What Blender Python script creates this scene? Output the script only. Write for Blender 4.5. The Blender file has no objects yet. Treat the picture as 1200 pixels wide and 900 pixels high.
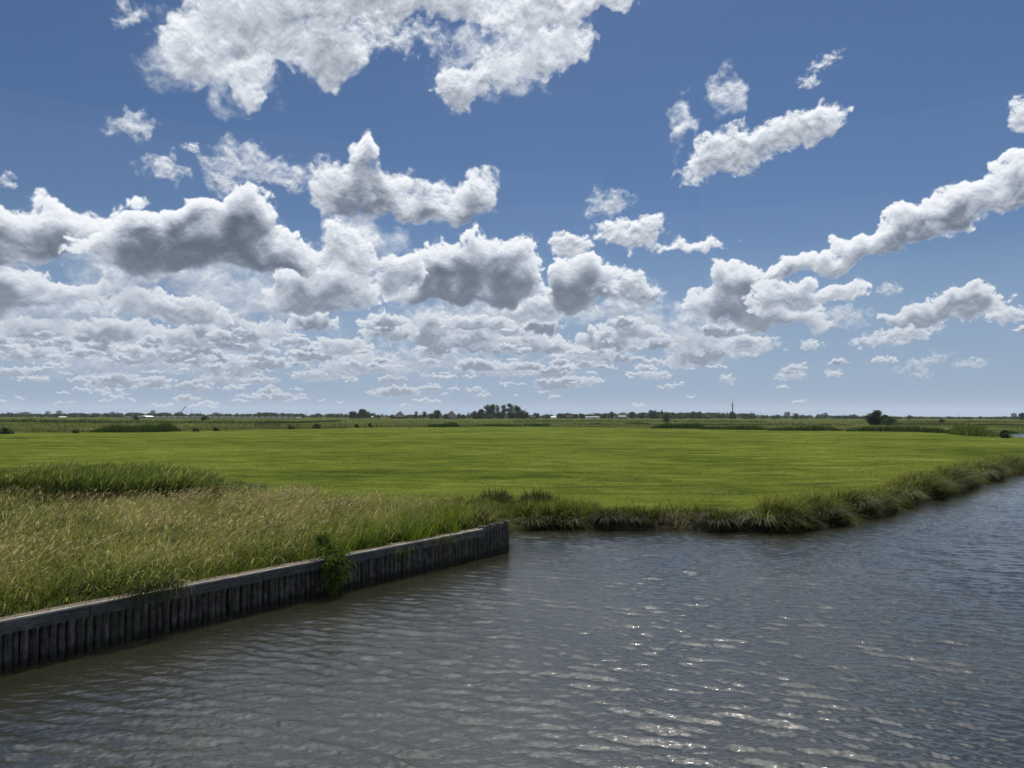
import bpy, bmesh, math, random
import numpy as np
from mathutils import Vector, Matrix, noise as mnoise
R = math.radians
scene = bpy.context.scene
COL = scene.collection

# ------------------------------------------------------------------ camera
CAM_H = 4.5                     # metres above the water
PITCH = 2.45                    # degrees above level
ROLL = 0.12
FPX = 866.0                     # focal length in pixels of the 1200 px wide photograph
cam_data = bpy.data.cameras.new("camera"); cam = bpy.data.objects.new("camera", cam_data); COL.objects.link(cam)
cam_data.sensor_width = 36.0
cam_data.lens = 36.0 * FPX / 1200.0
cam_data.clip_start = 0.1; cam_data.clip_end = 60000.0
cam.location = (0, 0, CAM_H)
cam.rotation_euler = (R(90 + PITCH), R(-ROLL), 0)
cam.rotation_euler = (Matrix.Rotation(R(90 + PITCH), 3, 'X') @ Matrix.Rotation(R(ROLL), 3, 'Z')).to_euler()
scene.camera = cam
CAMROT = Matrix.Rotation(R(90 + PITCH), 3, 'X') @ Matrix.Rotation(R(ROLL), 3, 'Z')

def ray(px, py):
    """direction of a pixel of the 1200x900 photograph (used to read distances off it)"""
    return (CAMROT @ Vector(((px - 600) / FPX, (450 - py) / FPX, -1))).normalized()
def azel(px, py):
    d = ray(px, py)
    return math.atan2(d.x, d.y), math.asin(d.z)
def on_level(px, py, z):
    d = ray(px, py); t = (z - CAM_H) / d.z
    return d.x * t, d.y * t
def at_depth(px, py, Y):
    d = ray(px, py); t = Y / d.y
    return d.x * t, CAM_H + d.z * t

# ------------------------------------------------------------------ node helpers
class NT:
    def __init__(s, tree): s.t = tree; s.n = tree.nodes; s.l = tree.links
    def node(s, typ, **kw):
        n = s.n.new(typ)
        for k, v in kw.items(): setattr(n, k, v)
        return n
    def put(s, sock, v):
        if v is None: return
        if isinstance(v, bpy.types.NodeSocket): s.l.new(v, sock)
        elif isinstance(v, (tuple, list)):
            sock.default_value = tuple(v) + ((1.0,) if len(v) == 3 and sock.type == 'RGBA' else ())
        else: sock.default_value = v
    def math(s, op, a, b=None, c=None, clamp=False):
        n = s.node('ShaderNodeMath', operation=op, use_clamp=clamp)
        s.put(n.inputs[0], a); s.put(n.inputs[1], b); s.put(n.inputs[2], c)
        return n.outputs[0]
    def vmath(s, op, a, b=None, c=None, scale=None, out=0):
        n = s.node('ShaderNodeVectorMath', operation=op)
        s.put(n.inputs[0], a)
        if b is not None: s.put(n.inputs[1], b)
        if c is not None: s.put(n.inputs[2], c)
        if scale is not None: s.put(n.inputs['Scale'], scale)
        return n.outputs[out]
    def comb(s, x, y, z):
        n = s.node('ShaderNodeCombineXYZ')
        for i, v in enumerate((x, y, z)): s.put(n.inputs[i], v)
        return n.outputs[0]
    def sep(s, v):
        n = s.node('ShaderNodeSeparateXYZ'); s.put(n.inputs[0], v); return n.outputs
    def smooth(s, v, a, b, c=0.0, d=1.0):
        n = s.node('ShaderNodeMapRange', interpolation_type='SMOOTHSTEP')
        s.put(n.inputs[0], v)
        for i, q in enumerate((a, b, c, d)): s.put(n.inputs[i + 1], q)
        return n.outputs[0]
    def lin(s, v, a, b, c=0.0, d=1.0):
        n = s.node('ShaderNodeMapRange')
        s.put(n.inputs[0], v)
        for i, q in enumerate((a, b, c, d)): s.put(n.inputs[i + 1], q)
        return n.outputs[0]
    def mix(s, f, a, b, mode='MIX'):
        n = s.node('ShaderNodeMix', data_type='RGBA', blend_type=mode)
        s.put(n.inputs[0], f); s.put(n.inputs[6], a); s.put(n.inputs[7], b)
        return n.outputs[2]
    def noise(s, vec, scale, detail=4, rough=0.5, dist=0.0, lac=2.0, typ='FBM', out=0):
        n = s.node('ShaderNodeTexNoise', noise_type=typ)
        s.put(n.inputs['Vector'], vec); s.put(n.inputs['Scale'], scale); s.put(n.inputs['Detail'], detail)
        s.put(n.inputs['Roughness'], rough); s.put(n.inputs['Distortion'], dist); s.put(n.inputs['Lacunarity'], lac)
        return n.outputs[out]
    def voro(s, vec, scale, detail=0.0, rough=0.5, feature='F1', out='Distance', rnd=1.0):
        n = s.node('ShaderNodeTexVoronoi', feature=feature)
        s.put(n.inputs['Vector'], vec); s.put(n.inputs['Scale'], scale)
        if 'Detail' in n.inputs: s.put(n.inputs['Detail'], detail); s.put(n.inputs['Roughness'], rough)
        s.put(n.inputs['Randomness'], rnd)
        return n.outputs[out]
    def ramp(s, v, stops, interp='LINEAR'):
        n = s.node('ShaderNodeValToRGB'); cr = n.color_ramp; cr.interpolation = interp
        while len(cr.elements) > 1: cr.elements.remove(cr.elements[-1])
        cr.elements[0].position = stops[0][0]; cr.elements[0].color = tuple(stops[0][1]) + (1,)
        for p, c in stops[1:]:
            e = cr.elements.new(p); e.color = tuple(c) + (1,)
        s.put(n.inputs[0], v); return n.outputs[0]

# ------------------------------------------------------------------ sky with clouds
SUN_EL, SUN_AZ = 60.0, 12.0      # azimuth east of the view axis (+Y)
world = bpy.data.worlds.new("World"); scene.world = world; world.use_nodes = True
W = NT(world.node_tree); world.node_tree.nodes.clear()

# ------------------------------------------------------------------ clouds (procedural density and light depth over azimuth/elevation)
AZ0, AZ1, EL0, EL1 = -46.0, 46.0, -1.0, 41.0      # degrees covered
CRES = 0.05
CW, CH = int((AZ1 - AZ0) / CRES), int((EL1 - EL0) / CRES)
_crng = np.random.RandomState(7)
_LAT = _crng.rand(256, 256).astype(np.float32)
_ANG = _LAT * 2 * np.pi
_GX, _GY = np.cos(_ANG).astype(np.float32), np.sin(_ANG).astype(np.float32)
def gnoise(x, y):
    """gradient noise, about -0.7..0.7"""
    xi = np.floor(x).astype(np.int32); yi = np.floor(y).astype(np.int32)
    xf = (x - xi).astype(np.float32); yf = (y - yi).astype(np.float32)
    u = xf * xf * xf * (xf * (xf * 6 - 15) + 10); v = yf * yf * yf * (yf * (yf * 6 - 15) + 10)
    x0 = xi & 255; x1 = (xi + 1) & 255; y0 = yi & 255; y1 = (yi + 1) & 255
    def g(a, b, fx, fy): return _GX[b, a] * fx + _GY[b, a] * fy
    n0 = g(x0, y0, xf, yf); n1 = g(x1, y0, xf - 1, yf)
    m0 = g(x0, y1, xf, yf - 1); m1 = g(x1, y1, xf - 1, yf - 1)
    a = n0 + u * (n1 - n0); b = m0 + u * (m1 - m0)
    return a + v * (b - a)
def fbm(x, y, octs, gain=0.5, lac=2.03, billow=False, minscale=None):
    s = 0; amp = 1.0; tot = 0
    for o in range(octs):
        n = gnoise(x + 17.3 * o, y - 9.1 * o)
        if billow: n = 1 - 3.0 * np.abs(n) if billow == 2 else 3.0 * np.abs(n) - 0.75
        else: n = n * 1.8
        s = s + amp * n; tot += amp; amp *= gain; x = x * lac; y = y * lac
    return s / tot
def sstep(x, a, b):
    t = np.clip((x - a) / (b - a), 0, 1); return t * t * (3 - 2 * t)

# the day's clouds, read off the photograph: (kind, [(x, y, half width, half height, tilt), ...])
#   c = firm cumulus, w = torn thin cloud, m = in between ; grey = how dark its base is
CLOUDS = [
 ('m', .40, [(275,45,88,64,0),(235,60,46,50,0),(360,0,130,50,0),(480,-14,150,48,0),(382,66,54,38,0),(293,112,20,20,0)]),
 ('m', .25, [(640,8,96,40,12),(700,2,62,22,14),(735,-4,50,16,10)]),
 ('w', .1, [(450,42,110,26,0)]), ('w', .1, [(250,80,90,60,0)]), ('w', .1, [(600,60,110,50,15)]),
 ('m', .45, [(575,88,60,30,20),(645,62,62,34,15),(535,105,32,30,0)]),
 ('w', .1, [(152,20,26,20,15)]), ('w', .1, [(155,148,40,20,10)]), ('w', .1, [(193,197,34,20,-10)]),
 ('w', .2, [(290,190,60,28,0),(262,208,36,24,0),(330,212,34,16,0)]), ('w', .1, [(224,174,14,8,0)]),
 ('m', .75, [(405,220,66,46,-5),(480,238,90,32,0),(552,226,36,20,28),(424,180,16,24,0)]),
 ('w', .15, [(852,108,26,32,0)]), ('w', .1, [(797,148,16,42,0)]),
 ('m', .4, [(835,182,52,27,30),(890,170,66,27,15),(957,146,46,24,12)]),
 ('w', .05, [(965,74,28,10,20)]), ('w', .05, [(948,98,18,10,0)]), ('m', .3, [(1196,135,18,26,0)]),
 ('w', .2, [(715,240,34,20,0)]), ('m', .3, [(668,288,32,18,0)]), ('m', .3, [(735,278,48,22,-10),(762,264,22,14,0),(815,288,46,10,0)]),
 ('c', 1., [(-40,290,90,62,0),(40,275,82,52,0),(120,285,80,48,0)]),
 ('c', 1.1, [(175,300,104,36,0),(215,268,46,34,0),(262,280,66,42,0),(292,252,38,38,0),(325,300,60,34,0),(158,262,30,26,0)]),
 ('c', .9, [(5,345,80,34,0),(85,345,54,18,0)]),
 ('w', .3, [(5,212,16,12,0)]),
 ('m', .4, [(405,290,38,38,0)]),
 ('c', .75, [(395,345,80,34,0),(345,348,44,26,0)]),
 ('c', 1.1, [(562,342,92,30,0),(598,312,46,40,0),(548,306,50,38,12),(492,344,50,24,0),(520,322,36,26,0)]),
 ('c', .6, [(470,325,30,34,0)]),
 ('c', 1., [(690,345,62,40,0),(676,322,36,26,0)]), ('m', .5, [(742,342,40,22,-15)]), ('m', .4, [(630,360,60,24,0)]),
 ('c', 1., [(855,358,62,40,0),(858,328,32,26,0),(920,376,60,22,0)]), ('c', .5, [(925,350,62,24,0),(985,345,34,14,10)]), ('w', .2, [(985,372,48,16,0)]),
 ('c', .75, [(930,316,62,15,8),(1000,300,60,20,15),(1060,272,56,32,20),(1120,252,60,38,18),(1190,222,60,40,15)]),
 ('c', .7, [(1120,365,72,22,3),(1135,348,38,20,0),(1062,376,34,14,0)]), ('m', .3, [(1050,394,64,12,8)]), ('m', .3, [(1182,370,34,13,0)]),
 ('w', .2, [(1040,340,20,9,0)]),
 ('c', .55, [(180,360,80,22,0),(235,372,44,18,0)]), ('c', .7, [(130,388,70,18,0)]), ('c', .6, [(40,388,60,16,0)]), ('c', .55, [(215,398,60,18,0)]), ('c', .6, [(285,402,40,18,0)]),
 ('c', .7, [(30,415,60,14,0)]), ('c', .6, [(160,418,70,13,0)]), ('c', .5, [(290,428,40,12,0)]),
 ('c', .7, [(457,390,38,17,0)]), ('c', .7, [(590,402,66,20,0),(640,408,50,14,0)]), ('c', .6, [(510,408,26,20,0)]), ('c', .6, [(740,390,50,18,0)]), ('c', .6, [(560,380,56,12,0)]), ('m', .4, [(805,402,46,18,0)]), ('m', .35, [(875,405,46,14,0)]),
 ('c', .5, [(400,408,44,14,0)]), ('m', .4, [(690,415,46,12,0)]), ('m', .35, [(800,425,34,10,0)]), ('c', .5, [(440,432,54,10,0)]), ('m', .4, [(590,434,50,10,0)]), ('m', .4, [(370,440,40,8,0)]),
 ('m', .25, [(925,440,21,8,0)]), ('m', .2, [(977,438,14,6,0)]), ('w', .2, [(1080,426,44,9,18)]), ('w', .15, [(1135,427,30,7,3)]), ('m', .3, [(852,445,12,7,0)]), ('m', .2, [(950,405,17,7,0)]), ('w', .2, [(1078,440,16,6,0)]), ('m', .25, [(690,447,24,7,0)]), ('m', .3, [(770,440,24,6,0)]),
 ('m', .2, [(338,403,14,8,0)]),
 ('w', .3, [(200,320,190,60,0)]), ('w', .35, [(60,370,130,40,0)]), ('w', .3, [(300,360,120,50,0)]), ('w', .3, [(420,300,60,60,0)]), ('w', .3, [(560,375,150,34,0)]), ('w', .3, [(800,385,110,34,0)]), ('w', .3, [(720,370,70,30,0)]), ('w', .3, [(150,420,200,30,0)]), ('w', .3, [(480,425,200,22,0)]),
]
def blur(A_, r):
    r = int(round(r))
    if r < 1: return A_
    for _ in range(2):
        for ax in (0, 1):
            if A_.shape[ax] <= 2 * r + 1: continue
            p = np.pad(A_, [(r + 1, r) if i == ax else (0, 0) for i in (0, 1)], mode='edge'); c = np.cumsum(p, ax, dtype=np.float64)
            A_ = ((c[2 * r + 1:] - c[:-2 * r - 1]) if ax == 0 else (c[:, 2 * r + 1:] - c[:, :-2 * r - 1])) / (2 * r + 1)
    return A_.astype(np.float32)
def build_clouds():
    rs = np.random.RandomState(21)
    shade = np.zeros((CH, CW), np.float32)      # premultiplied light value
    alpha = np.zeros((CH, CW), np.float32)
    def to_map(px, py):
        a, e = azel(px, py)
        return (math.degrees(a) - AZ0) / CRES, (math.degrees(e) - EL0) / CRES
    jobs = []
    for kind, grey, els in CLOUDS:
        E = []
        for (cx, cy, rx, ry, rot) in els:
            mx, my = to_map(cx, cy); mx1, _ = to_map(cx + 1, cy); _, my1 = to_map(cx, cy - 1)
            E.append((mx, my, rx * abs(mx1 - mx), ry * abs(my1 - my), rot))
        jobs.append((kind, grey, E, 0))
    # the far field: rows of small cumulus that shrink and crowd towards the horizon, thicker to the left
    for k in range(520):
        py = 376 + (478 - 376) * rs.rand() ** 0.68
        px = rs.uniform(-150, 1350)
        keep = 0.95 if px < 620 else np.interp(px, [620, 900, 1000, 1350], [0.75, 0.30, 0.03, 0.02])
        if py > 455: keep *= np.interp(px, [0, 500, 900], [1, .8, .3])
        if rs.rand() > keep: continue
        s = (486 - py) / 100.0
        w = min(78, 7 + 15 * rs.lognormal(0, .75)) * (0.25 + 0.75 * s) ; h = w * rs.uniform(0.24, 0.46) * (0.45 + 0.55 * s)
        h = max(h, 1.6)
        mx, my = to_map(px, py); mx1, _ = to_map(px + 1, py); _, my1 = to_map(px, py - 1)
        E = [(mx, my, w * abs(mx1 - mx), h * abs(my1 - my), 0)]
        if rs.rand() < .6: E.append((mx + rs.uniform(-.7, .7) * w, my + rs.uniform(-.3, .7) * h, w * .6, h * .8, 0))
        jobs.append(('c' if rs.rand() < .7 else 'm', rs.uniform(.5, 1.0), E, 1))
    jobs.sort(key=lambda j: min(e[1] - e[3] * .5 for e in j[2]))
    for kind, grey, E, far in jobs:
        size = max(e[3] for e in E)              # half height in map pixels
        mar = size * 1.3 + 6
        x0 = int(max(0, min(e[0] - e[2] for e in E) - mar)); x1 = int(min(CW, max(e[0] + e[2] for e in E) + mar))
        y0 = int(max(0, min(e[1] - e[2] * abs(math.sin(R(e[4]))) - e[3] for e in E) - mar)); y1 = int(min(CH, max(e[1] + e[2] * abs(math.sin(R(e[4]))) + e[3] for e in E) + mar))
        if x1 - x0 < 4 or y1 - y0 < 4: continue
        X, Y = np.meshgrid(np.arange(x0, x1, dtype=np.float32), np.arange(y0, y1, dtype=np.float32))
        ox, oy = rs.uniform(0, 200, 2)
        sc = max(size, 9.0)
        u, v = X / sc + ox, Y / sc + oy
        octs = max(2, min(7, int(math.log2(sc / 1.2)) + 1))
        wx = fbm(u * .9 + 31, v * .9, 4); wy = fbm(u * .9, v * .9 + 57, 4)
        wamp = {'c': .56, 'm': .58, 'w': .85}[kind] * sc
        Xw, Yw = X + wx * wamp, Y + wy * wamp
        inv = np.ones_like(X)
        for (cx, cy, rx, ry, rot) in E:
            c, s_ = math.cos(R(rot)), math.sin(R(rot))
            dx_ = (Xw - cx) * c + (Yw - cy) * s_; dy_ = -(Xw - cx) * s_ + (Yw - cy) * c
            ryb = ry * (.72 if kind == 'c' else .95)
            r2 = (dx_ / (rx * 1.12)) ** 2 + (dy_ / np.where(dy_ > 0, ry * 1.18, ryb * 1.1)) ** 2
            inv *= 1 - np.clip(1 - r2, 0, 1) * .98
        t = 1 - inv
        uw, vw = u + wx * .25, v + wy * .25
        bl = fbm(uw * 1.5, vw * 1.6, octs, .56, billow=1)
        fr = fbm(uw * 1.7 + 90, vw * 2.1, octs + 1, .62)
        if kind == 'c':   T = t - .24 + bl * .36 + fr * .24
        elif kind == 'm': T = t - .27 + bl * .20 + fr * .48
        else:             T = t * 1.05 - .30 + bl * .06 + fr * .52
        win = sstep(t, 0.0, 0.10)
        T = T * win - (1 - win) * .2
        P = np.clip(T, 0, None)
        # smooth body thickness (for the grey) and light depth: how much cloud lies between a point and the sun above it
        lowoct = fbm(uw * 1.5, vw * 1.6, 3, .5, billow=1)
        lowfr = fbm(uw * 1.3 + 40, vw * 1.5, 3, .5)
        B = np.clip((t - .24 + lowoct * .24 + lowfr * .30), 0, None) * win
        S = np.zeros_like(P); K = 10; L = sc * 1.05
        for k in range(1, K + 1):
            sh = int(round(L * k / K))
            Q = np.zeros_like(P)
            if sh < P.shape[0]: Q[:P.shape[0] - sh] = B[sh:]
            S += Q * (1.2 - k / K)
        S = S / K * 2.0
        def up(A_, n):
            Q = np.zeros_like(A_)
            if n < A_.shape[0]: Q[:-n] = A_[n:]
            return Q
        rel = np.clip(P - up(P, max(1, int(round(sc * .06)))), -.25, .25)
        rel2 = np.clip(P - up(P, max(2, int(round(sc * .18)))), -.4, .4)
        under = sstep(rel2, .06, -.12)
        rel3 = np.clip(B - up(B, max(3, int(round(sc * .30)))), -.4, .6)
        dark = sstep(S * (B ** .35) * (1 + lowfr * .8) - rel3 * .35, .01, .95) * (sstep(P, .0, .38) * (1 - .65 * under) + sstep(P, .0, .10) * .65 * under)
        dark = blur(dark, sc * .10)
        dark = np.clip((dark ** .85) * (1.7 if far else 1.15 + .35 * (size < 26 / CRES * .066)), 0, 1)
        lit = 1.02 + rel * .85 + rel2 * .34 - ((.05 if kind == 'm' else .10) + .10 * grey) * sstep(P, .1, .7) + bl * .05
        base = .97 - .84 * grey + rel2 * .42 + rel * .34 + bl * .04 + fr * .04
        val = lit * (1 - dark) + base * dark
        k_ = {'c': (-.01, .22), 'm': (-.02, .46), 'w': (-.02, .95)}[kind]
        soft = 1 + 1.5 * sstep(rel2, .03, -.10)          # crisp lit tops, dissolving undersides
        a_ = sstep(P / soft, k_[0], k_[1] * .72) if kind == 'c' else sstep(P, *k_) ** 1.15
        if kind == 'w': a_ *= .90
        # the thin torn skirt that every cloud wears
        if kind != 'w' and size > 12:
            sk = np.clip(t * 1.0 - .24 + fr * .55, 0, 1) * win
            ask = sstep(sk, .0, .75) * .8
            sl = (slice(y0, y1), slice(x0, x1))
            vsk = .90 - .12 * grey + fr * .10
            shade[sl] = shade[sl] * (1 - ask) + vsk * ask
            alpha[sl] = alpha[sl] * (1 - ask) + ask
        sl = (slice(y0, y1), slice(x0, x1))
        shade[sl] = shade[sl] * (1 - a_) + val * a_
        alpha[sl] = alpha[sl] * (1 - a_) + a_
    # thin veil tying the bank together on the left
    sh = np.where(alpha > 1e-3, shade / np.maximum(alpha, 1e-3), 1.0)
    return np.clip(sh, 0, 1.3), alpha

cloud_shade, cloud_alpha = build_clouds()
cimg = bpy.data.images.new("cloud_field", CW, CH, alpha=False, float_buffer=True, is_data=True)
_px = np.ones((CH, CW, 4), np.float32); _px[..., 0] = cloud_shade / 1.3; _px[..., 1] = cloud_alpha; _px[..., 2] = 0
cimg.pixels.foreach_set(_px.ravel()); cimg.update()
tc = W.node('ShaderNodeTexCoord')
dirv = tc.outputs['Generated']
dx, dy, dz = W.sep(dirv)
az = W.math('ARCTAN2', dx, dy); el = W.math('ARCSINE', dz)
uu = W.lin(az, R(AZ0), R(AZ1)); vv = W.lin(el, R(EL0), R(EL1))
ti = W.node('ShaderNodeTexImage', interpolation='Linear', extension='EXTEND'); ti.image = cimg
W.l.new(W.comb(uu, vv, 0.0), ti.inputs[0])
cr_, cg_, cb_ = (lambda n: (n.outputs[0], n.outputs[1], n.outputs[2]))((lambda n: (W.l.new(ti.outputs[0], n.inputs[0]), n)[1])(W.node('ShaderNodeSeparateColor')))
# cloud near the sun glows: it scatters sunlight forward; strengthened beyond the cloud map to brighten the water
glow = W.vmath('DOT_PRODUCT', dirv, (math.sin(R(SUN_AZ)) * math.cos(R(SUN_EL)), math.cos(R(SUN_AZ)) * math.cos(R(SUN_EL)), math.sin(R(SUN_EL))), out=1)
# bright cloud veil added over the rest of the sky to lift water reflections (seen in the water and from other positions)
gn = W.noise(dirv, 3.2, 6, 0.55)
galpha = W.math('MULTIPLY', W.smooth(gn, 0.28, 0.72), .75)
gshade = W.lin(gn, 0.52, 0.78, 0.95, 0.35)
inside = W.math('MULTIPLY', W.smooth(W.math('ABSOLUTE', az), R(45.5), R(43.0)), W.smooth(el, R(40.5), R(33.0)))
cs_ = W.math('MULTIPLY', cr_, 1.3)
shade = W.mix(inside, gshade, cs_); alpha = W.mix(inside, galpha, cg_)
cloudcol = W.ramp(W.math('DIVIDE', shade, 1.2), [(0.0, (.10, .12, .16)), (0.125, (.13, .16, .21)), (0.29, (.20, .235, .30)), (0.5, (.40, .44, .51)), (0.71, (.62, .66, .73)), (0.83, (.78, .82, .87)), (1.0, (.93, .95, .98))])
sky = W.node('ShaderNodeTexSky', sky_type='NISHITA', sun_disc=False, sun_elevation=R(SUN_EL), sun_rotation=R(SUN_AZ),
             altitude=0.0, air_density=1.0, dust_density=0.3, ozone_density=3.0)
SKY_STRENGTH = 0.06
CLOUD_GAIN = 1.0 / SKY_STRENGTH
skycol = W.mix(1.0, sky.outputs[0], (0.62, 0.77, 0.95), 'MULTIPLY')
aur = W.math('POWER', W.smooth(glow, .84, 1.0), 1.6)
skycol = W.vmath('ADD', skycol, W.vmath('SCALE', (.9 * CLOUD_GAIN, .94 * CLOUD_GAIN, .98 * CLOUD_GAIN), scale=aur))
skycol = W.mix(W.smooth(el, 0.0, 0.27, 0.85, 0.0), skycol, (.29 * CLOUD_GAIN, .385 * CLOUD_GAIN, .55 * CLOUD_GAIN))
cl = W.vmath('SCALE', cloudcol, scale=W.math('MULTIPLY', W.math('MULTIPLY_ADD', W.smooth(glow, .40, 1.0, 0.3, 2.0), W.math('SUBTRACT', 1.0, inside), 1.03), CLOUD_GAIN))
# the farther, lower clouds lose contrast in the air in front of them
cl = W.mix(W.smooth(el, 0.0, 0.26, 0.60, 0.0), cl, (.37 * CLOUD_GAIN, .43 * CLOUD_GAIN, .53 * CLOUD_GAIN))
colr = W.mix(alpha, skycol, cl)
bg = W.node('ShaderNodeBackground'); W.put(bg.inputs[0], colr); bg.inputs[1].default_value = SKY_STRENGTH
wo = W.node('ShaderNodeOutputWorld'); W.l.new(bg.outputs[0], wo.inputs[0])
world.cycles.sampling_method = 'MANUAL'; world.cycles.sample_map_resolution = 512

sun_data = bpy.data.lights.new("sun", 'SUN'); sun_data.energy = 4.8; sun_data.angle = R(0.5); sun_data.color = (1.0, 0.95, 0.87)
sun = bpy.data.objects.new("sun", sun_data); COL.objects.link(sun)
sd = Vector((math.sin(R(SUN_AZ)) * math.cos(R(SUN_EL)), math.cos(R(SUN_AZ)) * math.cos(R(SUN_EL)), math.sin(R(SUN_EL))))
sun.rotation_euler = sd.to_track_quat('Z', 'Y').to_euler(); sun.location = (0, 0, 60)

vs = scene.view_settings
vs.view_transform = 'Standard'; vs.look = 'None'; vs.gamma = 1.0; vs.use_curve_mapping = False
vs.exposure = 0.0
scene.cycles.max_bounces = 6; scene.cycles.diffuse_bounces = 2; scene.cycles.glossy_bounces = 3
scene.cycles.transmission_bounces = 3; scene.cycles.transparent_max_bounces = 6; scene.cycles.volume_bounces = 1
scene.cycles.sample_clamp_direct = 60.0; scene.cycles.sample_clamp_indirect = 3.0
scene.cycles.use_denoising = True

# ------------------------------------------------------------------ mesh helpers
def mesh_np(name, verts, quads, attrs=None, smooth=False):
    me = bpy.data.meshes.new(name)
    verts = np.asarray(verts, np.float32); quads = np.asarray(quads, np.int32); k = quads.shape[1]
    me.vertices.add(len(verts)); me.vertices.foreach_set('co', verts.ravel())
    me.loops.add(quads.size); me.loops.foreach_set('vertex_index', quads.ravel())
    me.polygons.add(len(quads)); me.polygons.foreach_set('loop_start', np.arange(0, quads.size, k, dtype=np.int32))
    me.polygons.foreach_set('loop_total', np.full(len(quads), k, np.int32))
    if smooth: me.polygons.foreach_set('use_smooth', np.ones(len(quads), bool))
    me.update(calc_edges=True)
    for an, av in (attrs or {}).items():
        at = me.attributes.new(an, 'FLOAT', 'POINT'); at.data.foreach_set('value', np.asarray(av, np.float32))
    return me
def link(name, me, mat=None, parent=None, loc=None):
    o = bpy.data.objects.new(name, me); COL.objects.link(o)
    if mat is not None and me is not None and not me.materials: me.materials.append(mat)
    if parent is not None: o.parent = parent
    if loc is not None: o.location = loc
    return o
def tag(o, label=None, cat=None, group=None, kind=None):
    if label: o['label'] = label
    if cat: o['category'] = cat
    if group: o['group'] = group
    if kind: o['kind'] = kind
    return o
def thing(name, loc, label, cat, group=None, rz=0.0):
    o = bpy.data.objects.new(name, None); COL.objects.link(o); o.location = loc; o.rotation_euler = (0, 0, rz)
    o.empty_display_size = 0.3
    return tag(o, label, cat, group)
def bm_mesh(name, bm, smooth=False):
    me = bpy.data.meshes.new(name); bm.normal_update(); bm.to_mesh(me); bm.free()
    if smooth: me.polygons.foreach_set('use_smooth', np.ones(len(me.polygons), bool))
    return me
def bm_box(bm, c, s, rz=0.0, bevel=0.0):
    r = bmesh.ops.create_cube(bm, size=1.0)
    m = Matrix.Translation(c) @ Matrix.Rotation(rz, 4, 'Z') @ Matrix.Diagonal((s[0], s[1], s[2], 1))
    bmesh.ops.transform(bm, matrix=m, verts=r['verts'])
    if bevel > 0:
        ed = list({e for v in r['verts'] for e in v.link_edges})
        bmesh.ops.bevel(bm, geom=ed, offset=bevel, segments=1, affect='EDGES')
    return r['verts']
def bm_tube(bm, p0, p1, r0, r1, n=8, cap=True):
    p0, p1 = Vector(p0), Vector(p1); d = p1 - p0
    q = d.to_track_quat('Z', 'Y').to_matrix()
    a = []; b = []
    for i in range(n):
        t = 2 * math.pi * i / n; v = q @ Vector((math.cos(t), math.sin(t), 0))
        a.append(bm.verts.new(p0 + v * r0)); b.append(bm.verts.new(p1 + v * r1))
    for i in range(n): bm.faces.new((a[i], a[(i + 1) % n], b[(i + 1) % n], b[i]))
    if cap: bm.faces.new(b); bm.faces.new(a[::-1])

# ------------------------------------------------------------------ materials
def new_mat(name):
    m = bpy.data.materials.new(name); m.use_nodes = True; m.node_tree.nodes.clear()
    return m, NT(m.node_tree)
def finish(N, shader, disp=None):
    o = N.node('ShaderNodeOutputMaterial'); N.l.new(shader, o.inputs[0])
def principled(N, col, rough=0.8, spec=0.5, metal=0.0, normal=None, **kw):
    p = N.node('ShaderNodeBsdfPrincipled')
    N.put(p.inputs['Base Color'], col); N.put(p.inputs['Roughness'], rough); N.put(p.inputs['Specular IOR Level'], spec)
    N.put(p.inputs['Metallic'], metal)
    if normal is not None: N.l.new(normal, p.inputs['Normal'])
    for k, v in kw.items(): N.put(p.inputs[k], v)
    return p.outputs[0]
def bump(N, h, strength=0.5, dist=0.05):
    b = N.node('ShaderNodeBump'); N.put(b.inputs['Strength'], strength); N.put(b.inputs['Distance'], dist); N.l.new(h, b.inputs['Height'])
    return b.outputs[0]
def attr(N, name): return N.node('ShaderNodeAttribute', attribute_name=name).outputs['Fac']
def simple_mat(name, col, rough=0.7, scale=1.0, var=0.25, bumps=0.3, spec=0.4, metal=0.0):
    m, N = new_mat(name); pos = N.node('ShaderNodeTexCoord').outputs['Object']
    n = N.noise(pos, 4.0 * scale, 6, 0.6)
    c = N.mix(N.smooth(n, .3, .7), tuple(x * (1 - var) for x in col), tuple(min(1, x * (1 + var)) for x in col))
    finish(N, principled(N, c, rough, spec, metal, bump(N, n, bumps, .02)))
    return m
def leaf_mat(name, stops, transl=0.45, rough=0.55, tipcol=None, tipfrom=0.6, patch=0.0):
    """stops over the per-leaf 'tint' attribute; light passes through the blades"""
    m, N = new_mat(name)
    t = attr(N, 'tint')
    if patch:
        pos = N.node('ShaderNodeNewGeometry').outputs['Position']
        t = N.math('MULTIPLY_ADD', N.math('SUBTRACT', N.noise(pos, patch, 3, .55), .5), .9, t, clamp=True)
    c = N.ramp(t, stops)
    if tipcol: c = N.mix(N.smooth(attr(N, 'along'), tipfrom, 1.0, 0.0, 0.85), c, tipcol)
    p = principled(N, c, rough, 0.12)
    tr = N.node('ShaderNodeBsdfTranslucent'); N.put(tr.inputs[0], N.mix(1.0, c, (1.25, 1.3, .75), 'MULTIPLY'))
    mx = N.node('ShaderNodeMixShader'); mx.inputs[0].default_value = transl
    N.l.new(p, mx.inputs[1]); N.l.new(tr.outputs[0], mx.inputs[2])
    finish(N, mx.outputs[0]); return m

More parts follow.
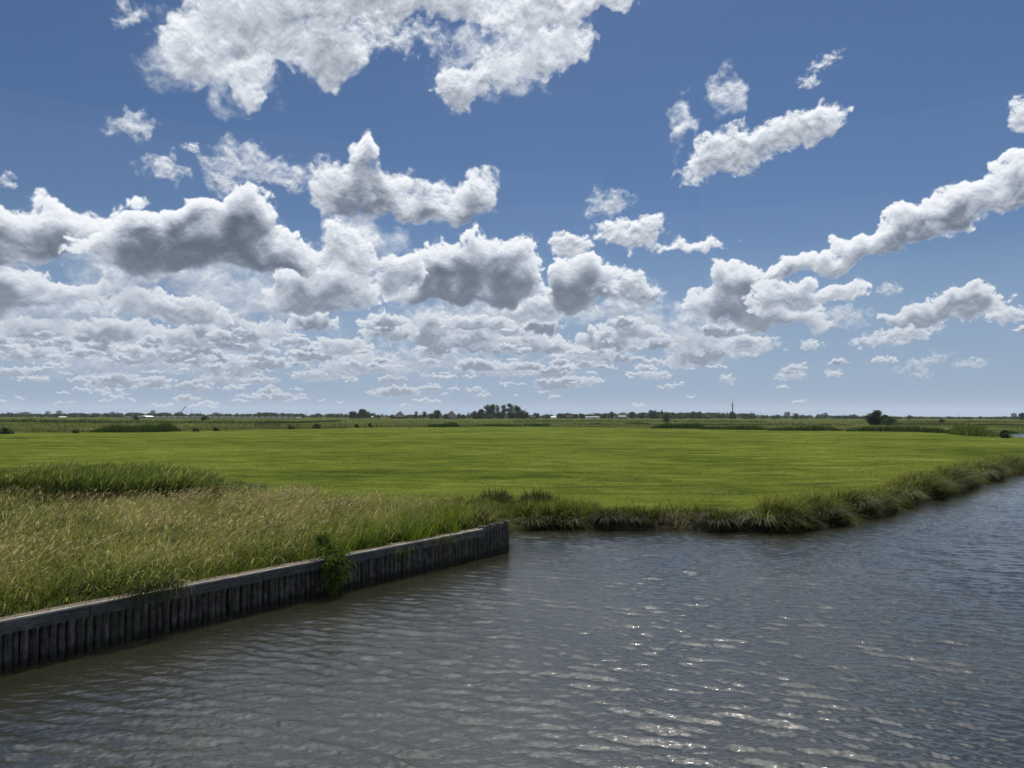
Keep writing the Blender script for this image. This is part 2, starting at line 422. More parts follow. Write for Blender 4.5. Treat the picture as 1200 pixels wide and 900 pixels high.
M = {}
M['meadow'] = leaf_mat('meadow grass', [(0, (.010, .020, .004)), (.30, (.050, .082, .010)), (.55, (.13, .160, .026)), (.8, (.25, .225, .08)), (1, (.42, .36, .20))], .45, tipcol=(.27, .235, .10), tipfrom=.45, patch=.35)
M['seed'] = leaf_mat('seed heads', [(0, (.15, .10, .07)), (.4, (.30, .23, .15)), (.8, (.45, .37, .25)), (1, (.60, .52, .37))], .42)
M['reed'] = leaf_mat('reed', [(0, (.012, .022, .006)), (.45, (.050, .080, .016)), (.8, (.115, .145, .035)), (1, (.28, .28, .12))], .42)
M['iris'] = leaf_mat('bright reed', [(0, (.025, .050, .008)), (.5, (.085, .13, .016)), (1, (.22, .26, .04))], .45)
M['bank'] = leaf_mat('bank grass', [(0, (.008, .014, .004)), (.40, (.036, .056, .008)), (.72, (.105, .125, .020)), (1, (.27, .25, .09))], .42, tipcol=(.16, .16, .035), tipfrom=.55, patch=.7)
M['sedge'] = leaf_mat('dry sedge', [(0, (.008, .014, .004)), (.45, (.036, .050, .010)), (.75, (.11, .115, .035)), (1, (.40, .36, .22))], .35)
M['turf'] = leaf_mat('turf', [(0, (.034, .049, .010)), (.5, (.064, .086, .016)), (1, (.11, .125, .03))], .36)
M['leaf'] = leaf_mat('dark leaves', [(0, (.012, .026, .008)), (.5, (.026, .050, .014)), (1, (.055, .085, .024))], .25)
M['leaf_mid'] = leaf_mat('mid leaves', [(0, (.022, .045, .012)), (.5, (.045, .080, .020)), (1, (.085, .120, .035))], .30)
M['leaf_pale'] = leaf_mat('willow leaves', [(0, (.06, .08, .045)), (1, (.13, .16, .09))], .30)
M['vine'] = leaf_mat('climber leaves', [(0, (.020, .038, .008)), (.5, (.062, .098, .016)), (1, (.16, .20, .045))], .40)
M['farreed'] = leaf_mat('far reeds', [(0, (.016, .032, .008)), (.5, (.034, .060, .014)), (1, (.075, .10, .028))], .30)
M['straw'] = leaf_mat('straw reeds', [(0, (.05, .07, .02)), (.5, (.13, .14, .055)), (1, (.22, .19, .10))], .35)
M['bark'] = simple_mat('bark', (.07, .055, .04), .9, 2, .4, .5)
M['concrete'] = simple_mat('pale concrete', (.22, .22, .22), .85, .02, .12, .1)
M['brick'] = simple_mat('dull brick', (.08, .045, .035), .9, .05, .2, .1)
M['rooftile'] = simple_mat('roof tiles', (.022, .018, .018), .85, .1, .3, .2)
M['redtile'] = simple_mat('red roof tiles', (.09, .035, .025), .85, .1, .3, .2)
M['whitewash'] = simple_mat('white cladding', (.78, .78, .77), .6, .05, .05, .05)
M['steel'] = simple_mat('grey steel', (.16, .17, .18), .5, .1, .15, .1)
M['window'] = simple_mat('dark window glass', (.03, .04, .05), .12, .1, .1, .0, spec=.6)
M['postwood'] = simple_mat('old post wood', (.12, .095, .07), .9, 3, .3, .4)
M['cardboard'] = None

# weathered timber of the revetment
def timber(name, dark, light, streak=(34, 34, 1.8), top=None, green=0.0):
    m, N = new_mat(name); tcn = N.node('ShaderNodeTexCoord'); geo = N.node('ShaderNodeNewGeometry')
    pos = tcn.outputs['Object']; wp = geo.outputs['Position']
    rnd = N.node('ShaderNodeObjectInfo').outputs['Random']
    sh = N.vmath('ADD', pos, N.comb(N.math('MULTIPLY', rnd, 37.0), N.math('MULTIPLY', rnd, 11.0), N.math('MULTIPLY', rnd, 7.0)))
    st = N.noise(N.vmath('MULTIPLY', sh, streak), 1.0, 6, .65)
    bl = N.noise(sh, 5.0, 5, .6)
    f = N.math('MULTIPLY_ADD', N.math('SUBTRACT', bl, .5), .8, st)
    c = N.mix(N.smooth(f, .30, .74), dark, light)
    c = N.mix(N.math('MULTIPLY', N.smooth(st, .60, .74), .5), c, tuple(min(1, x * 1.9) for x in light))
    c = N.mix(N.math('MULTIPLY_ADD', rnd, .55, 0.0), c, dark)
    z = N.sep(wp)[2]
    wet_shade = N.smooth(N.math('MULTIPLY_ADD', N.math('SUBTRACT', bl, .5), .12, z), .07, .24, 1.0, 0.0)   # tide-mark: soaked, algae-dark wood near the water, deepened to paint in waterline shade
    c = N.mix(N.math('MULTIPLY', wet_shade, .95), c, (.006, .007, .005))
    if green: c = N.mix(N.math('MULTIPLY', N.smooth(N.noise(wp, 2.2, 4, .6), .48, .68), green), c, (.035, .05, .018))
    finish(N, principled(N, c, .82, .3, 0, bump(N, f, .7, .012)))
    return m
M['pile'] = timber('weathered piles', (.010, .0105, .011), (.105, .102, .095), green=.5)
M['board'] = timber('weathered waler board', (.024, .027, .031), (.10, .104, .108), streak=(1.5, 26, 26))
M['plank'] = timber('sunlit weathered top plank', (.16, .155, .14), (.40, .39, .36), streak=(1.5, 26, 26))  # paler than the boards: weathering plus sunlight painted into the top
M['backing'] = simple_mat('soil covered backing board', (.11, .085, .055), .95, 3, .5, .6)
M['iron'] = simple_mat('rusty iron', (.045, .03, .024), .8, 20, .4, .3, metal=.3)

# ------------------------------------------------------------------ shoreline and ground height
CANAL = np.array([(-33, -18.6), (-8.97, 12.95), (-.05, 25.0), (-.35, 25.9), (-.75, 28.2), (.2, 29.5), (3, 29.7), (5.5, 29.5), (8.1, 29.25), (11.0, 29.05),
                  (12.6, 30.0), (14.6, 31.7), (19.6, 36.8), (25.8, 43.6), (33.6, 52.2), (42.3, 61.5), (75, 86), (200, 152), (620, 390), (660, 340), (240, 105), (110, 45), (75, 8), (65, -45), (-33, -45)], float)
POOL = np.array([(97.5, 143), (116, 171), (136, 202), (160, 213), (300, 217), (300, 152), (200, 142), (130, 138)], float)
def poly_sd(poly, x, y):
    """signed distance, negative inside"""
    x = np.asarray(x, float); y = np.asarray(y, float)
    d = np.full(x.shape, 1e9); ins = np.zeros(x.shape, bool); n = len(poly)
    for i in range(n):
        ax, ay = poly[i]; bx, by = poly[(i + 1) % n]; ex, ey = bx - ax, by - ay
        t = np.clip(((x - ax) * ex + (y - ay) * ey) / (ex * ex + ey * ey), 0, 1)
        d = np.minimum(d, np.hypot(x - ax - t * ex, y - ay - t * ey))
        if ay != by:
            c = ((ay > y) != (by > y)) & (x < (bx - ax) * (y - ay) / (by - ay) + ax); ins ^= c
    return np.where(ins, -d, d)
WALL_A, WALL_B = np.array((-33, -18.6)), np.array((-.05, 25.0))
WDIR = (WALL_B - WALL_A) / np.linalg.norm(WALL_B - WALL_A); WNRM = np.array((-WDIR[1], WDIR[0]))      # WNRM points to the land side
def wall_coords(x, y):
    rx, ry = np.asarray(x) - WALL_B[0], np.asarray(y) - WALL_B[1]
    return rx * WDIR[0] + ry * WDIR[1], rx * WNRM[0] + ry * WNRM[1]
def ground_z(x, y):
    x = np.asarray(x, float); y = np.asarray(y, float)
    d = poly_sd(CANAL, x, y); s, q = wall_coords(x, y)
    r = np.hypot(x, y)
    nearwall = sstep(s, 2.2, -.2) * sstep(q, 16, 9)
    wob = gnoise(x * .55, y * .55) * .45 + gnoise(x * 1.7 + 9, y * 1.7) * .18
    dn = d + wob * sstep(s, 0.0, 2.5)
    shore = np.interp(dn, [-3, -.4, .0, .22, .8, 2.2], [-1.2, -.5, -.04, .24, .50, .62])
    wallp = np.interp(d, [-.6, .18, .34, .8, 5.0], [-1.2, -.6, .76, .80, .88])
    h = np.where(s < .15, shore * (1 - nearwall) + wallp * nearwall, shore * (1 - sstep(s, 1.6, .15) * sstep(q, -2, 0) * .0) )
    h = h + gnoise(x * .05, y * .05) * .07 * sstep(d, 2, 10) + gnoise(x * .9, y * .9) * .03 * sstep(d, 1, 3)
    dp = poly_sd(POOL, x, y)
    return np.minimum(h, np.interp(dp, [-4, 0, 3], [-1.2, -.05, .8]))

# ground: one sheet on a polar grid that grows with distance
def polar(r0, r1, q, a0, a1, na):
    nr = int(math.log(r1 / r0) / math.log(q)) + 1
    rr = r0 * q ** np.arange(nr + 1); aa = np.radians(np.linspace(a0, a1, na + 1))
    A_, R_ = np.meshgrid(aa, rr); X = R_ * np.sin(A_); Y = R_ * np.cos(A_)
    i = np.arange(nr)[:, None] * (na + 1) + np.arange(na)[None]
    q_ = np.stack([i, i + 1, i + na + 2, i + na + 1], -1).reshape(-1, 4)[:, ::-1]
    return X.ravel(), Y.ravel(), q_
gx, gy, gq = polar(6.0, 9000.0, 1.0105, -75, 75, 430)
gz_ = ground_z(gx, gy)
gme = mesh_np('ground', np.stack([gx, gy, gz_], 1), gq, smooth=True)

FIELD_EDGE = [(-170, 505.6), (0, 507.2), (150, 506), (300, 503), (450, 500.8), (600, 500), (750, 501), (900, 503), (1040, 504.6), (1110, 506.8), (1180, 512.5), (1300, 517)]
fe = [on_level(px, py, .66) for px, py in FIELD_EDGE]
def field_edge_y(x, y):
    """distance of the far edge of the mown field along the view, by bearing"""
    return np.interp(np.arctan2(x, y), [math.atan2(a, b) for a, b in fe], [math.hypot(a, b) for a, b in fe])
PATCH = np.array([tuple(WALL_A)] + [tuple(WALL_B + (.1, .1)), (-.5, 26.2), (-1.2, 28.3)] + [on_level(px, py, .85) for px, py in [(520, 597), (440, 590), (370, 586), (300, 583), (150, 585), (40, 579), (-60, 574), (-260, 570)]] + [(-60, 20), (-60, -20)], float)
def px_of(x, y, z):
    """columns/rows of the photograph, used to read the plant zones off it"""
    d = np.stack([x, y, z - CAM_H], -1) @ np.array(CAMROT)
    return 600 + FPX * d[..., 0] / -d[..., 2], 450 - FPX * d[..., 1] / -d[..., 2]
zone_field = sstep(poly_sd(PATCH, gx, gy), -.3, .6) * sstep(np.hypot(gx, gy), field_edge_y(gx, gy) * 1.01, field_edge_y(gx, gy) * .985) * sstep(poly_sd(CANAL, gx, gy), .9, 2.4)
_pu = px_of(gx, gy, gz_)[0]
zone_mud = np.maximum(sstep(poly_sd(CANAL, gx, gy), 1.0, .25), sstep(poly_sd(CANAL, gx, gy), 1.7, 1.2) * sstep(_pu, 765, 778) * sstep(_pu, 838, 828) * (gy > 25) * (gy < 33))
for an, av in (('field', zone_field), ('mud', zone_mud)):
    at = gme.attributes.new(an, 'FLOAT', 'POINT'); at.data.foreach_set('value', av.astype(np.float32))
def ground_mat():
    m, N = new_mat('ground'); pos = N.node('ShaderNodeNewGeometry').outputs['Position']
    x, y, z = N.sep(pos)
    f, mud = attr(N, 'field'), attr(N, 'mud')
    # mown pasture: streaks along the mowing direction, coarse patches, fine tufts
    ang = R(-4)
    u = N.math('ADD', N.math('MULTIPLY', x, math.cos(ang)), N.math('MULTIPLY', y, math.sin(ang)))
    v = N.math('SUBTRACT', N.math('MULTIPLY', y, math.cos(ang)), N.math('MULTIPLY', x, math.sin(ang)))
    v = N.math('MULTIPLY_ADD', N.noise(N.comb(N.math('MULTIPLY', x, .02), N.math('MULTIPLY', y, .02), 0.0), 1.0, 3, .5), 9.0, v)
    st = N.noise(N.comb(N.math('MULTIPLY', u, .03), N.math('MULTIPLY', v, .16), 0.0), 1.0, 5, .6)
    st2 = N.noise(N.comb(N.math('MULTIPLY', u, .35), N.math('MULTIPLY', v, 1.1), 3.0), 1.0, 5, .65)
    pt = N.noise(pos, .045, 4, .55); fine = N.noise(pos, 3.5, 7, .7); fine2 = N.noise(pos, 14.0, 4, .7)
    k = N.math('MULTIPLY_ADD', N.math('SUBTRACT', st, .5), .6, .5)
    k = N.math('MULTIPLY_ADD', N.math('SUBTRACT', st2, .5), .65, k)
    k = N.math('MULTIPLY_ADD', N.math('SUBTRACT', pt, .5), 1.0, k)
    mid = N.noise(N.comb(N.math('MULTIPLY', x, .22), N.math('MULTIPLY', y, .40), 9.0), 1.0, 6, .68)
    k = N.math('MULTIPLY_ADD', N.math('SUBTRACT', mid, .5), 1.5, k)
    k = N.math('MULTIPLY_ADD', N.math('SUBTRACT', fine, .5), .75, k)
    k = N.math('MULTIPLY_ADD', N.math('SUBTRACT', fine2, .5), .5, k)
    g = N.ramp(k, [(.0, (.024, .033, .007)), (.28, (.048, .066, .011)), (.5, (.082, .104, .017)), (.72, (.112, .132, .023)), (1.0, (.17, .175, .06))])
    # shallow drainage grips: narrow darker, rushy lines across the pasture
    gl = N.noise(N.comb(N.math('MULTIPLY', u, .012), N.math('MULTIPLY', v, .11), 7.0), 1.0, 2, .4)
    line = N.smooth(N.math('ABSOLUTE', N.math('SUBTRACT', gl, .5)), .0, .020, 1.0, 0.0)
    brk = N.smooth(N.noise(N.comb(N.math('MULTIPLY', u, .10), N.math('MULTIPLY', v, .10), 2.0), 1.0, 4, .6), .50, .60)
    g = N.mix(N.math('MULTIPLY', N.math('MULTIPLY', line, brk), .6), g, (.030, .045, .014))
    # bare, dry patches
    dry = N.smooth(N.noise(N.comb(N.math('MULTIPLY', u, .10), N.math('MULTIPLY', v, .45), 5.0), 1.0, 5, .6), .66, .76)
    g = N.mix(N.math('MULTIPLY', dry, .55), g, (.19, .175, .09))
    # rough marsh outside the field
    mk = N.noise(N.comb(N.math('MULTIPLY', x, .012), N.math('MULTIPLY', y, .030), 1.0), 1.0, 6, .62)
    mk = N.math('MULTIPLY_ADD', N.math('SUBTRACT', N.noise(pos, .12, 5, .6), .5), .55, mk)
    marsh = N.ramp(mk, [(.25, (.018, .030, .008)), (.42, (.038, .055, .012)), (.55, (.070, .080, .022)), (.68, (.11, .105, .045)), (.85, (.035, .052, .012))])
    c = N.mix(f, marsh, g)
    soil = N.mix(N.smooth(fine, .35, .7), (.018, .014, .009), (.085, .070, .050))
    c = N.mix(mud, c, soil)
    h = N.math('ADD', N.math('MULTIPLY', fine, 1.0), N.math('MULTIPLY', fine2, .5))
    finish(N, principled(N, c, 1.0, .0, 0, bump(N, h, .9, .10)))
    return m
M['ground'] = ground_mat()
tag(link('ground', gme, M['ground']), kind='structure')

# ------------------------------------------------------------------ water: real waves near, calmer sheet beyond
wr = np.random.RandomState(5)
def waves(x, y):
    h = np.zeros_like(x); r = np.hypot(x, y)
    mean = math.radians(-104)                       # waves travel roughly towards the camera, a little to the left
    for i in range(100):
        lam = 0.075 * (0.70 / 0.075) ** wr.rand()
        th = mean + wr.normal(0, 1.0 if lam < .20 else .36)
        k = 2 * math.pi / lam
        slope = .031 * (1.0 if lam < .45 else .6)
        fade = np.clip((lam * 95 / np.maximum(r, 1)) , 0, 1) ** 1.5
        ph = wr.uniform(0, 6.283)
        # patchy gusts: each train swells and fades over a few metres
        e = .40 + 1.2 * np.clip(gnoise(x * .5 + i * 3.1, y * .5 - i * 1.7) + .35, 0, 1)
        h += slope / k * e * fade * np.sin(k * (x * math.cos(th) + y * math.sin(th)) + ph)
    # the main wind sea: long crests, sharper on top than in the troughs
    for i in range(16):
        lam = wr.uniform(.26, .52); left = i % 4 == 0
        th = math.radians(-136 if left else -107) + wr.normal(0, .15)
        k = 2 * math.pi / lam; fade = np.clip((lam * 110 / np.maximum(r, 1)), 0, 1) ** 1.5
        e = np.clip(gnoise(x * .32 + i * 5.1, y * .32 - i * 2.7) + .42, 0, 1) * (sstep(x, 4, -1) if left else 1)
        w_ = np.sin(k * (x * math.cos(th) + y * math.sin(th)) + .5 * gnoise(x * .9 + i, y * .9) + wr.uniform(0, 6.283))
        h += .062 / k * e * fade * (w_ + .35 * w_ * w_)
    s, q = wall_coords(x, y)
    calm = 1 - .55 * sstep(-q, 5.0, 0.2) * sstep(s, 3, -2)         # sheltered strip along the revetment
    calm2 = 1 - .5 * sstep(-poly_sd(CANAL, x, y), 3.0, .2)
    return h * calm * calm2
wx_, wy_, wq = polar(6.0, 150.0, 1.0030, -46, 46, 1100)
wz = waves(wx_, wy_)
r_ = np.hypot(wx_, wy_); edge_f = sstep(r_, 150, 120)
wme = mesh_np('canal_water', np.stack([wx_, wy_, wz * edge_f], 1), wq, smooth=True)
def water_mat():
    m, N = new_mat('canal water'); pos = N.node('ShaderNodeNewGeometry').outputs['Position']
    x, y, z = N.sep(pos)
    # wind ripples finer than the mesh, longer across the wind
    n1 = N.noise(N.comb(N.math('MULTIPLY', x, 4.5), N.math('MULTIPLY', y, 10.0), 0.0), 1.0, 4, .6, dist=.4)
    n2 = N.noise(N.comb(N.math('MULTIPLY', x, 13.0), N.math('MULTIPLY', y, 26.0), 4.0), 1.0, 3, .6)
    gust = N.smooth(N.noise(pos, .16, 3, .5), .3, .7, .45, 1.0)
    h = N.math('MULTIPLY', N.math('ADD', n1, N.math('MULTIPLY', n2, .30)), gust)
    murk = N.mix(N.smooth(N.noise(pos, .35, 3, .5), .3, .7), (.016, .0155, .0085), (.026, .025, .015))
    finish(N, principled(N, murk, .022, .5, 0, bump(N, h, .75, .03), IOR=2.0, **{'Specular Tint': (1.0, .965, .90, 1.0)}))
    return m
M['water'] = water_mat()
tag(link('canal_water', wme, M['water']), kind='structure')
# the rest of the water table (beyond the bend, behind the camera, the far pool): rings around the wave patch
bm = bmesh.new()
def ring_quad(pts): bm.faces.new([bm.verts.new((x, y, 0)) for x, y in pts])
for i in range(46):
    a0 = R(-46 + 2 * i); a1 = R(-46 + 2 * (i + 1))
    ring_quad([(150 * math.sin(a0), 150 * math.cos(a0)), (150 * math.sin(a1), 150 * math.cos(a1)), (900 * math.sin(a1), 900 * math.cos(a1)), (900 * math.sin(a0), 900 * math.cos(a0))][::-1])
bmesh.ops.remove_doubles(bm, verts=bm.verts, dist=.001)
tag(link('far_water', bm_mesh('far_water', bm), M['water']), kind='structure')
bm = bmesh.new()
for i in range(67):
    a0 = R(46 + 4 * i); a1 = R(46 + 4 * (i + 1))
    ring_quad([(6 * math.sin(a0), 6 * math.cos(a0)), (6 * math.sin(a1), 6 * math.cos(a1)), (150 * math.sin(a1), 150 * math.cos(a1)), (150 * math.sin(a0), 150 * math.cos(a0))][::-1])
ctr = [bm.verts.new((6 * math.sin(R(-46 + 4 * i)), 6 * math.cos(R(-46 + 4 * i)), 0)) for i in range(90)]
bm.faces.new(ctr[::-1])
bmesh.ops.remove_doubles(bm, verts=bm.verts, dist=.001)
tag(link('near_water', bm_mesh('near_water', bm), M['water']), kind='structure')

# ------------------------------------------------------------------ grass, reeds and leaves as real blades
G_ = np.random.RandomState(11)
def blade_mesh(name, P, H, Wd, LX, LY, tint, segs=3, profile='blade', droop=0.0, yaw=None, power=1.7):
    """P (N,3) feet, H heights, Wd widths, LX/LY sideways reach as a share of the height"""
    N_ = len(P); S1 = segs + 1
    yaw = G_.uniform(0, math.pi, N_) if yaw is None else yaw
    t = np.linspace(0, 1, S1)[None, :]
    Hc = H[:, None]
    prof = (1 - t) ** .6 * .96 + .04 if profile == 'blade' else (np.sin(np.pi * np.clip(t * .92 + .06, 0, 1)) * .9 + .1 if profile == 'head' else 1 - .7 * t)
    rise = t - droop * t ** 3 if np.isscalar(droop) else t - droop[:, None] * t ** 3
    cx = P[:, 0:1] + LX[:, None] * Hc * t ** power
    cy = P[:, 1:2] + LY[:, None] * Hc * t ** power
    cz = P[:, 2:3] + Hc * rise
    hw = Wd[:, None] * prof * .5
    dx_, dy_ = np.cos(yaw)[:, None] * hw, np.sin(yaw)[:, None] * hw
    V = np.empty((N_, S1, 2, 3), np.float32)
    V[:, :, 0, 0] = cx - dx_; V[:, :, 0, 1] = cy - dy_; V[:, :, 0, 2] = cz
    V[:, :, 1, 0] = cx + dx_; V[:, :, 1, 1] = cy + dy_; V[:, :, 1, 2] = cz
    b = (np.arange(N_) * S1 * 2)[:, None] + (np.arange(segs) * 2)[None, :]
    Q = np.stack([b, b + 1, b + 3, b + 2], -1).reshape(-1, 4)
    return V.reshape(-1, 3), Q, np.repeat(tint, S1 * 2), np.tile(np.repeat(np.linspace(0, 1, S1), 2), N_)
def join_np(parts):
    vs_, qs, ts, al = [], [], [], []; off = 0
    for V, Q, t, a in parts:
        vs_.append(V); qs.append(Q + off); ts.append(t); al.append(a); off += len(V)
    return np.concatenate(vs_), np.concatenate(qs), {'tint': np.concatenate(ts), 'along': np.concatenate(al)}
def blades_obj(name, parts, mat, parent=None):
    V, Q, at = join_np(parts); return link(name, mesh_np(name, V, Q, at), mat, parent)
def sample_poly(poly, n):
    lo, hi = poly.min(0), poly.max(0); out = []; have = 0
    while have < n:
        p = G_.uniform(lo, hi, (n * 2, 2)); p = p[poly_sd(poly, p[:, 0], p[:, 1]) < 0]; out.append(p); have += len(p)
    return np.concatenate(out)[:n]
def feet(p, sink=.03): return np.stack([p[:, 0], p[:, 1], ground_z(p[:, 0], p[:, 1]) - sink], 1)
WIND = (.55, .10)

# area of rough grass behind the revetment, only what the camera side can see
near_poly = np.array([tuple(WALL_B - WDIR * 21 + WNRM * .34), tuple(WALL_B - WDIR * .25 + WNRM * .34), (-.55, 26.2), (-1.0, 28.0)] + [tuple(p) for p in PATCH[4:11]] + [(-30, 24), (-24, 14)], float)
ramp01 = sstep
n = 105000
P2 = sample_poly(near_poly, n)
vis = np.abs(np.arctan2(P2[:, 0], P2[:, 1])) < R(44); P2 = P2[vis]
Fp = feet(P2); u_, v_ = px_of(Fp[:, 0], Fp[:, 1], Fp[:, 2] + .4)
s_, q_ = wall_coords(P2[:, 0], P2[:, 1])
big = gnoise(P2[:, 0] * .35, P2[:, 1] * .35) + .5 * gnoise(P2[:, 0] * 1.1 + 5, P2[:, 1] * 1.1)
lowzone = ramp01(u_, 150, 40) * ramp01(v_, 560, 580) * ramp01(v_, 640, 600)          # short pale grass at the far left
fin = 1.3 * gnoise(P2[:, 0] * 2.2, P2[:, 1] * 2.2 + 7) + .8 * gnoise(P2[:, 0] * 5.5, P2[:, 1] * 5.5)
H = (.30 + .36 * G_.rand(len(P2))) * (1 + .45 * big) * np.clip(1 + 1.1 * fin, .2, 1.8) * (1 - .62 * lowzone) * (.35 + .65 * ramp01(q_, .1, .9))
tint = np.clip(.42 + .60 * big + .25 * fin + G_.normal(0, .24, len(P2)) - .15 * ramp01(q_, 2.5, .3) + .12 * ramp01(u_, 60, 250) * ramp01(u_, 460, 330) - .40 * lowzone - .22 * ramp01(u_, 390, 470) - .22 * ramp01(q_, 3.5, .8), 0, 1)
parts = [blade_mesh('', Fp, np.clip(H, .1, 1.1), G_.uniform(.010, .026, len(P2)), G_.normal(WIND[0] * .6, .50, len(P2)), G_.normal(WIND[1], .42, len(P2)), tint, 3, droop=G_.uniform(0, .35, len(P2)))]
# lodged, dead and half-dead stalks lying across the standing grass
nd = 9000; pd_ = sample_poly(near_poly, nd); fd = feet(pd_); hz0 = G_.uniform(.10, .55, nd); fd[:, 2] += hz0; ad = G_.normal(.4, 1.0, nd)
parts.append(blade_mesh('', fd, G_.uniform(.25, .6, nd), G_.uniform(.010, .022, nd), np.cos(ad) * G_.uniform(.7, 1.6, nd), np.sin(ad) * G_.uniform(.7, 1.6, nd), np.clip(G_.normal(.85, .15, nd), 0, 1), 3, droop=G_.uniform(.5, 1.3, nd)))
tag(blades_obj('meadow_grass', parts, M['meadow']), 'tall tangled meadow grass, green and straw coloured, behind the timber wall', 'grass', kind='stuff')
# flowering stems with pinkish tan heads
n = 30000
P2 = sample_poly(near_poly, n)
Fp = feet(P2); u_, v_ = px_of(Fp[:, 0], Fp[:, 1], Fp[:, 2] + .6); s_, q_ = wall_coords(P2[:, 0], P2[:, 1])
clump = gnoise(P2[:, 0] * .5 + 40, P2[:, 1] * .5) + .5 * gnoise(P2[:, 0] * 1.5, P2[:, 1] * 1.5 + 20)
wgt = ramp01(clump, -.22, .28) * (1 - .88 * ramp01(u_, 380, 470)) * ramp01(q_, .3, 1.3) * (.35 + .65 * ramp01(q_, 1.5, 4.0)) * (1 - .9 * ramp01(u_, 150, 50) * ramp01(v_, 650, 600))
ok = (G_.rand(n) < wgt * .72) & (np.abs(np.arctan2(P2[:, 0], P2[:, 1])) < R(44)); P2 = P2[ok]; Fp = Fp[ok]; m_ = len(P2)
H = G_.uniform(.55, .92, m_); LX = G_.normal(WIND[0] * .75, .22, m_); LY = G_.normal(WIND[1], .22, m_); tt_ = np.clip(G_.normal(.55, .25, m_), 0, 1)
stems = blade_mesh('', Fp, H, np.full(m_, .006), LX, LY, tt_ * .6, 3, droop=.05)
top = Fp + np.stack([LX * H, LY * H, H * .95], 1)
heads = []
for k in range(3):
    nn = G_.uniform(.09, .17, m_)
    heads.append(blade_mesh('', top - np.stack([LX * nn * .5, LY * nn * .5, nn * .5 - G_.normal(0, .01, m_)], 1), nn * G_.uniform(.8, 1.1, m_), G_.uniform(.010, .024, m_), LX * 1.7 + G_.normal(0, .25, m_), LY * 1.7 + G_.normal(0, .25, m_), np.clip(tt_ + G_.normal(0, .12, m_), 0, 1), 3, 'head', droop=.3))
tag(blades_obj('seeding_grass', [stems] + heads, M['seed']), 'tan flowering grass heads leaning in the wind above the meadow grass', 'grass', kind='stuff')
# broad leafed weeds close to the wall
def leaf_cloud(C_, size, tint, flat=.5, aspect=.6):
    N_ = len(C_); nrm = G_.normal(0, 1, (N_, 3)); nrm[:, 2] += flat * 2; nrm /= np.linalg.norm(nrm, axis=1)[:, None]
    a = np.cross(nrm, G_.normal(0, 1, (N_, 3))); a /= np.linalg.norm(a, axis=1)[:, None]; b = np.cross(nrm, a)
    size = np.broadcast_to(size, (N_,))[:, None]
    A_, B_ = a * size * .5, b * size * .5 * aspect
    V = np.stack([C_ - A_, C_ - B_ + nrm * size * .08, C_ + A_, C_ + B_ + nrm * size * .08], 1).reshape(-1, 3)
    Q = np.arange(N_ * 4).reshape(-1, 4)
    return V, Q, np.repeat(tint, 4), np.tile(np.array([0, .5, 1, .5]), N_)
P2 = sample_poly(near_poly, 16000); s_, q_ = wall_coords(P2[:, 0], P2[:, 1])
cl_ = gnoise(P2[:, 0] * .6 + 70, P2[:, 1] * .6)
P2 = P2[(q_ < 6.5) & (G_.rand(16000) < ramp01(cl_, -.02, .3)) & (np.abs(np.arctan2(P2[:, 0], P2[:, 1])) < R(44))]
Fp = feet(P2); cs = []
for k in range(9):
    h = G_.uniform(.08, .75, len(Fp)) * (.6 + .4 * G_.rand(len(Fp)))
    cs.append(Fp + np.stack([G_.normal(0, .07, len(Fp)), G_.normal(0, .07, len(Fp)), h], 1))
cs = np.concatenate(cs)
tag(blades_obj('nettle_patch', [leaf_cloud(cs, G_.uniform(.04, .10, len(cs)), np.clip(G_.normal(.6, .28, len(cs)), 0, 1))], M['vine']), 'leafy green nettles and weeds among the grass near the wall', 'weeds', kind='stuff')

# reed bed along the ditch at the left
n = 30000
rp = []
for (px, pyf, pyb) in [(-140, 574, 566), (-60, 575, 566), (0, 577, 567), (60, 583, 568), (120, 589, 569), (200, 590, 571), (260, 586, 573), (310, 580, 575)]:
    rp.append((on_level(px, pyf, .8), on_level(px, pyb, .8)))
REEDPOLY = np.array([a for a, b in rp] + [b for a, b in rp[::-1]], float)
P2 = sample_poly(REEDPOLY, n); Fp = feet(P2); u_, v_ = px_of(Fp[:, 0], Fp[:, 1], Fp[:, 2])
cl_ = gnoise(P2[:, 0] * .4, P2[:, 1] * .4)
fin = gnoise(P2[:, 0] * 1.3, P2[:, 1] * 1.3 + 7) + .6 * gnoise(P2[:, 0] * 3.1, P2[:, 1] * 3.1)
H = G_.uniform(.95, 1.55, n) * (1 + .30 * cl_ + .32 * fin) * (1 - .68 * ramp01(u_, 190, 305)) * (1 - .25 * ramp01(u_, 60, 0))
tint = np.clip(G_.normal(.52, .28, n) + .2 * cl_ + .35 * fin, 0, 1)
LX = G_.normal(.34, .20, n); LY = G_.normal(0, .14, n)
reed_parts = [blade_mesh('', Fp, H, G_.uniform(.014, .030, n), LX, LY, tint, 3, power=2.2)]
for k in range(2):
    h0 = G_.uniform(.3, .85, n)
    base = Fp + np.stack([LX * H * h0 ** 2.2, LY * H * h0 ** 2.2, H * h0], 1)
    reed_parts.append(blade_mesh('', base, G_.uniform(.25, .45, n), G_.uniform(.020, .044, n), G_.normal(.8, .5, n), G_.normal(0, .6, n), np.clip(tint + .1, 0, 1), 2, droop=G_.uniform(.2, .6, n)))
tag(blades_obj('reed_bed', reed_parts, M['reed']), 'dark green reeds growing in a dense bed along the ditch at the left', 'reeds', kind='stuff')
n = 1500
P2 = sample_poly(REEDPOLY, n); Fp = feet(P2); H = G_.uniform(1.15, 1.45, n)
top = Fp + np.stack([.3 * H, 0 * H, H * .92], 1)
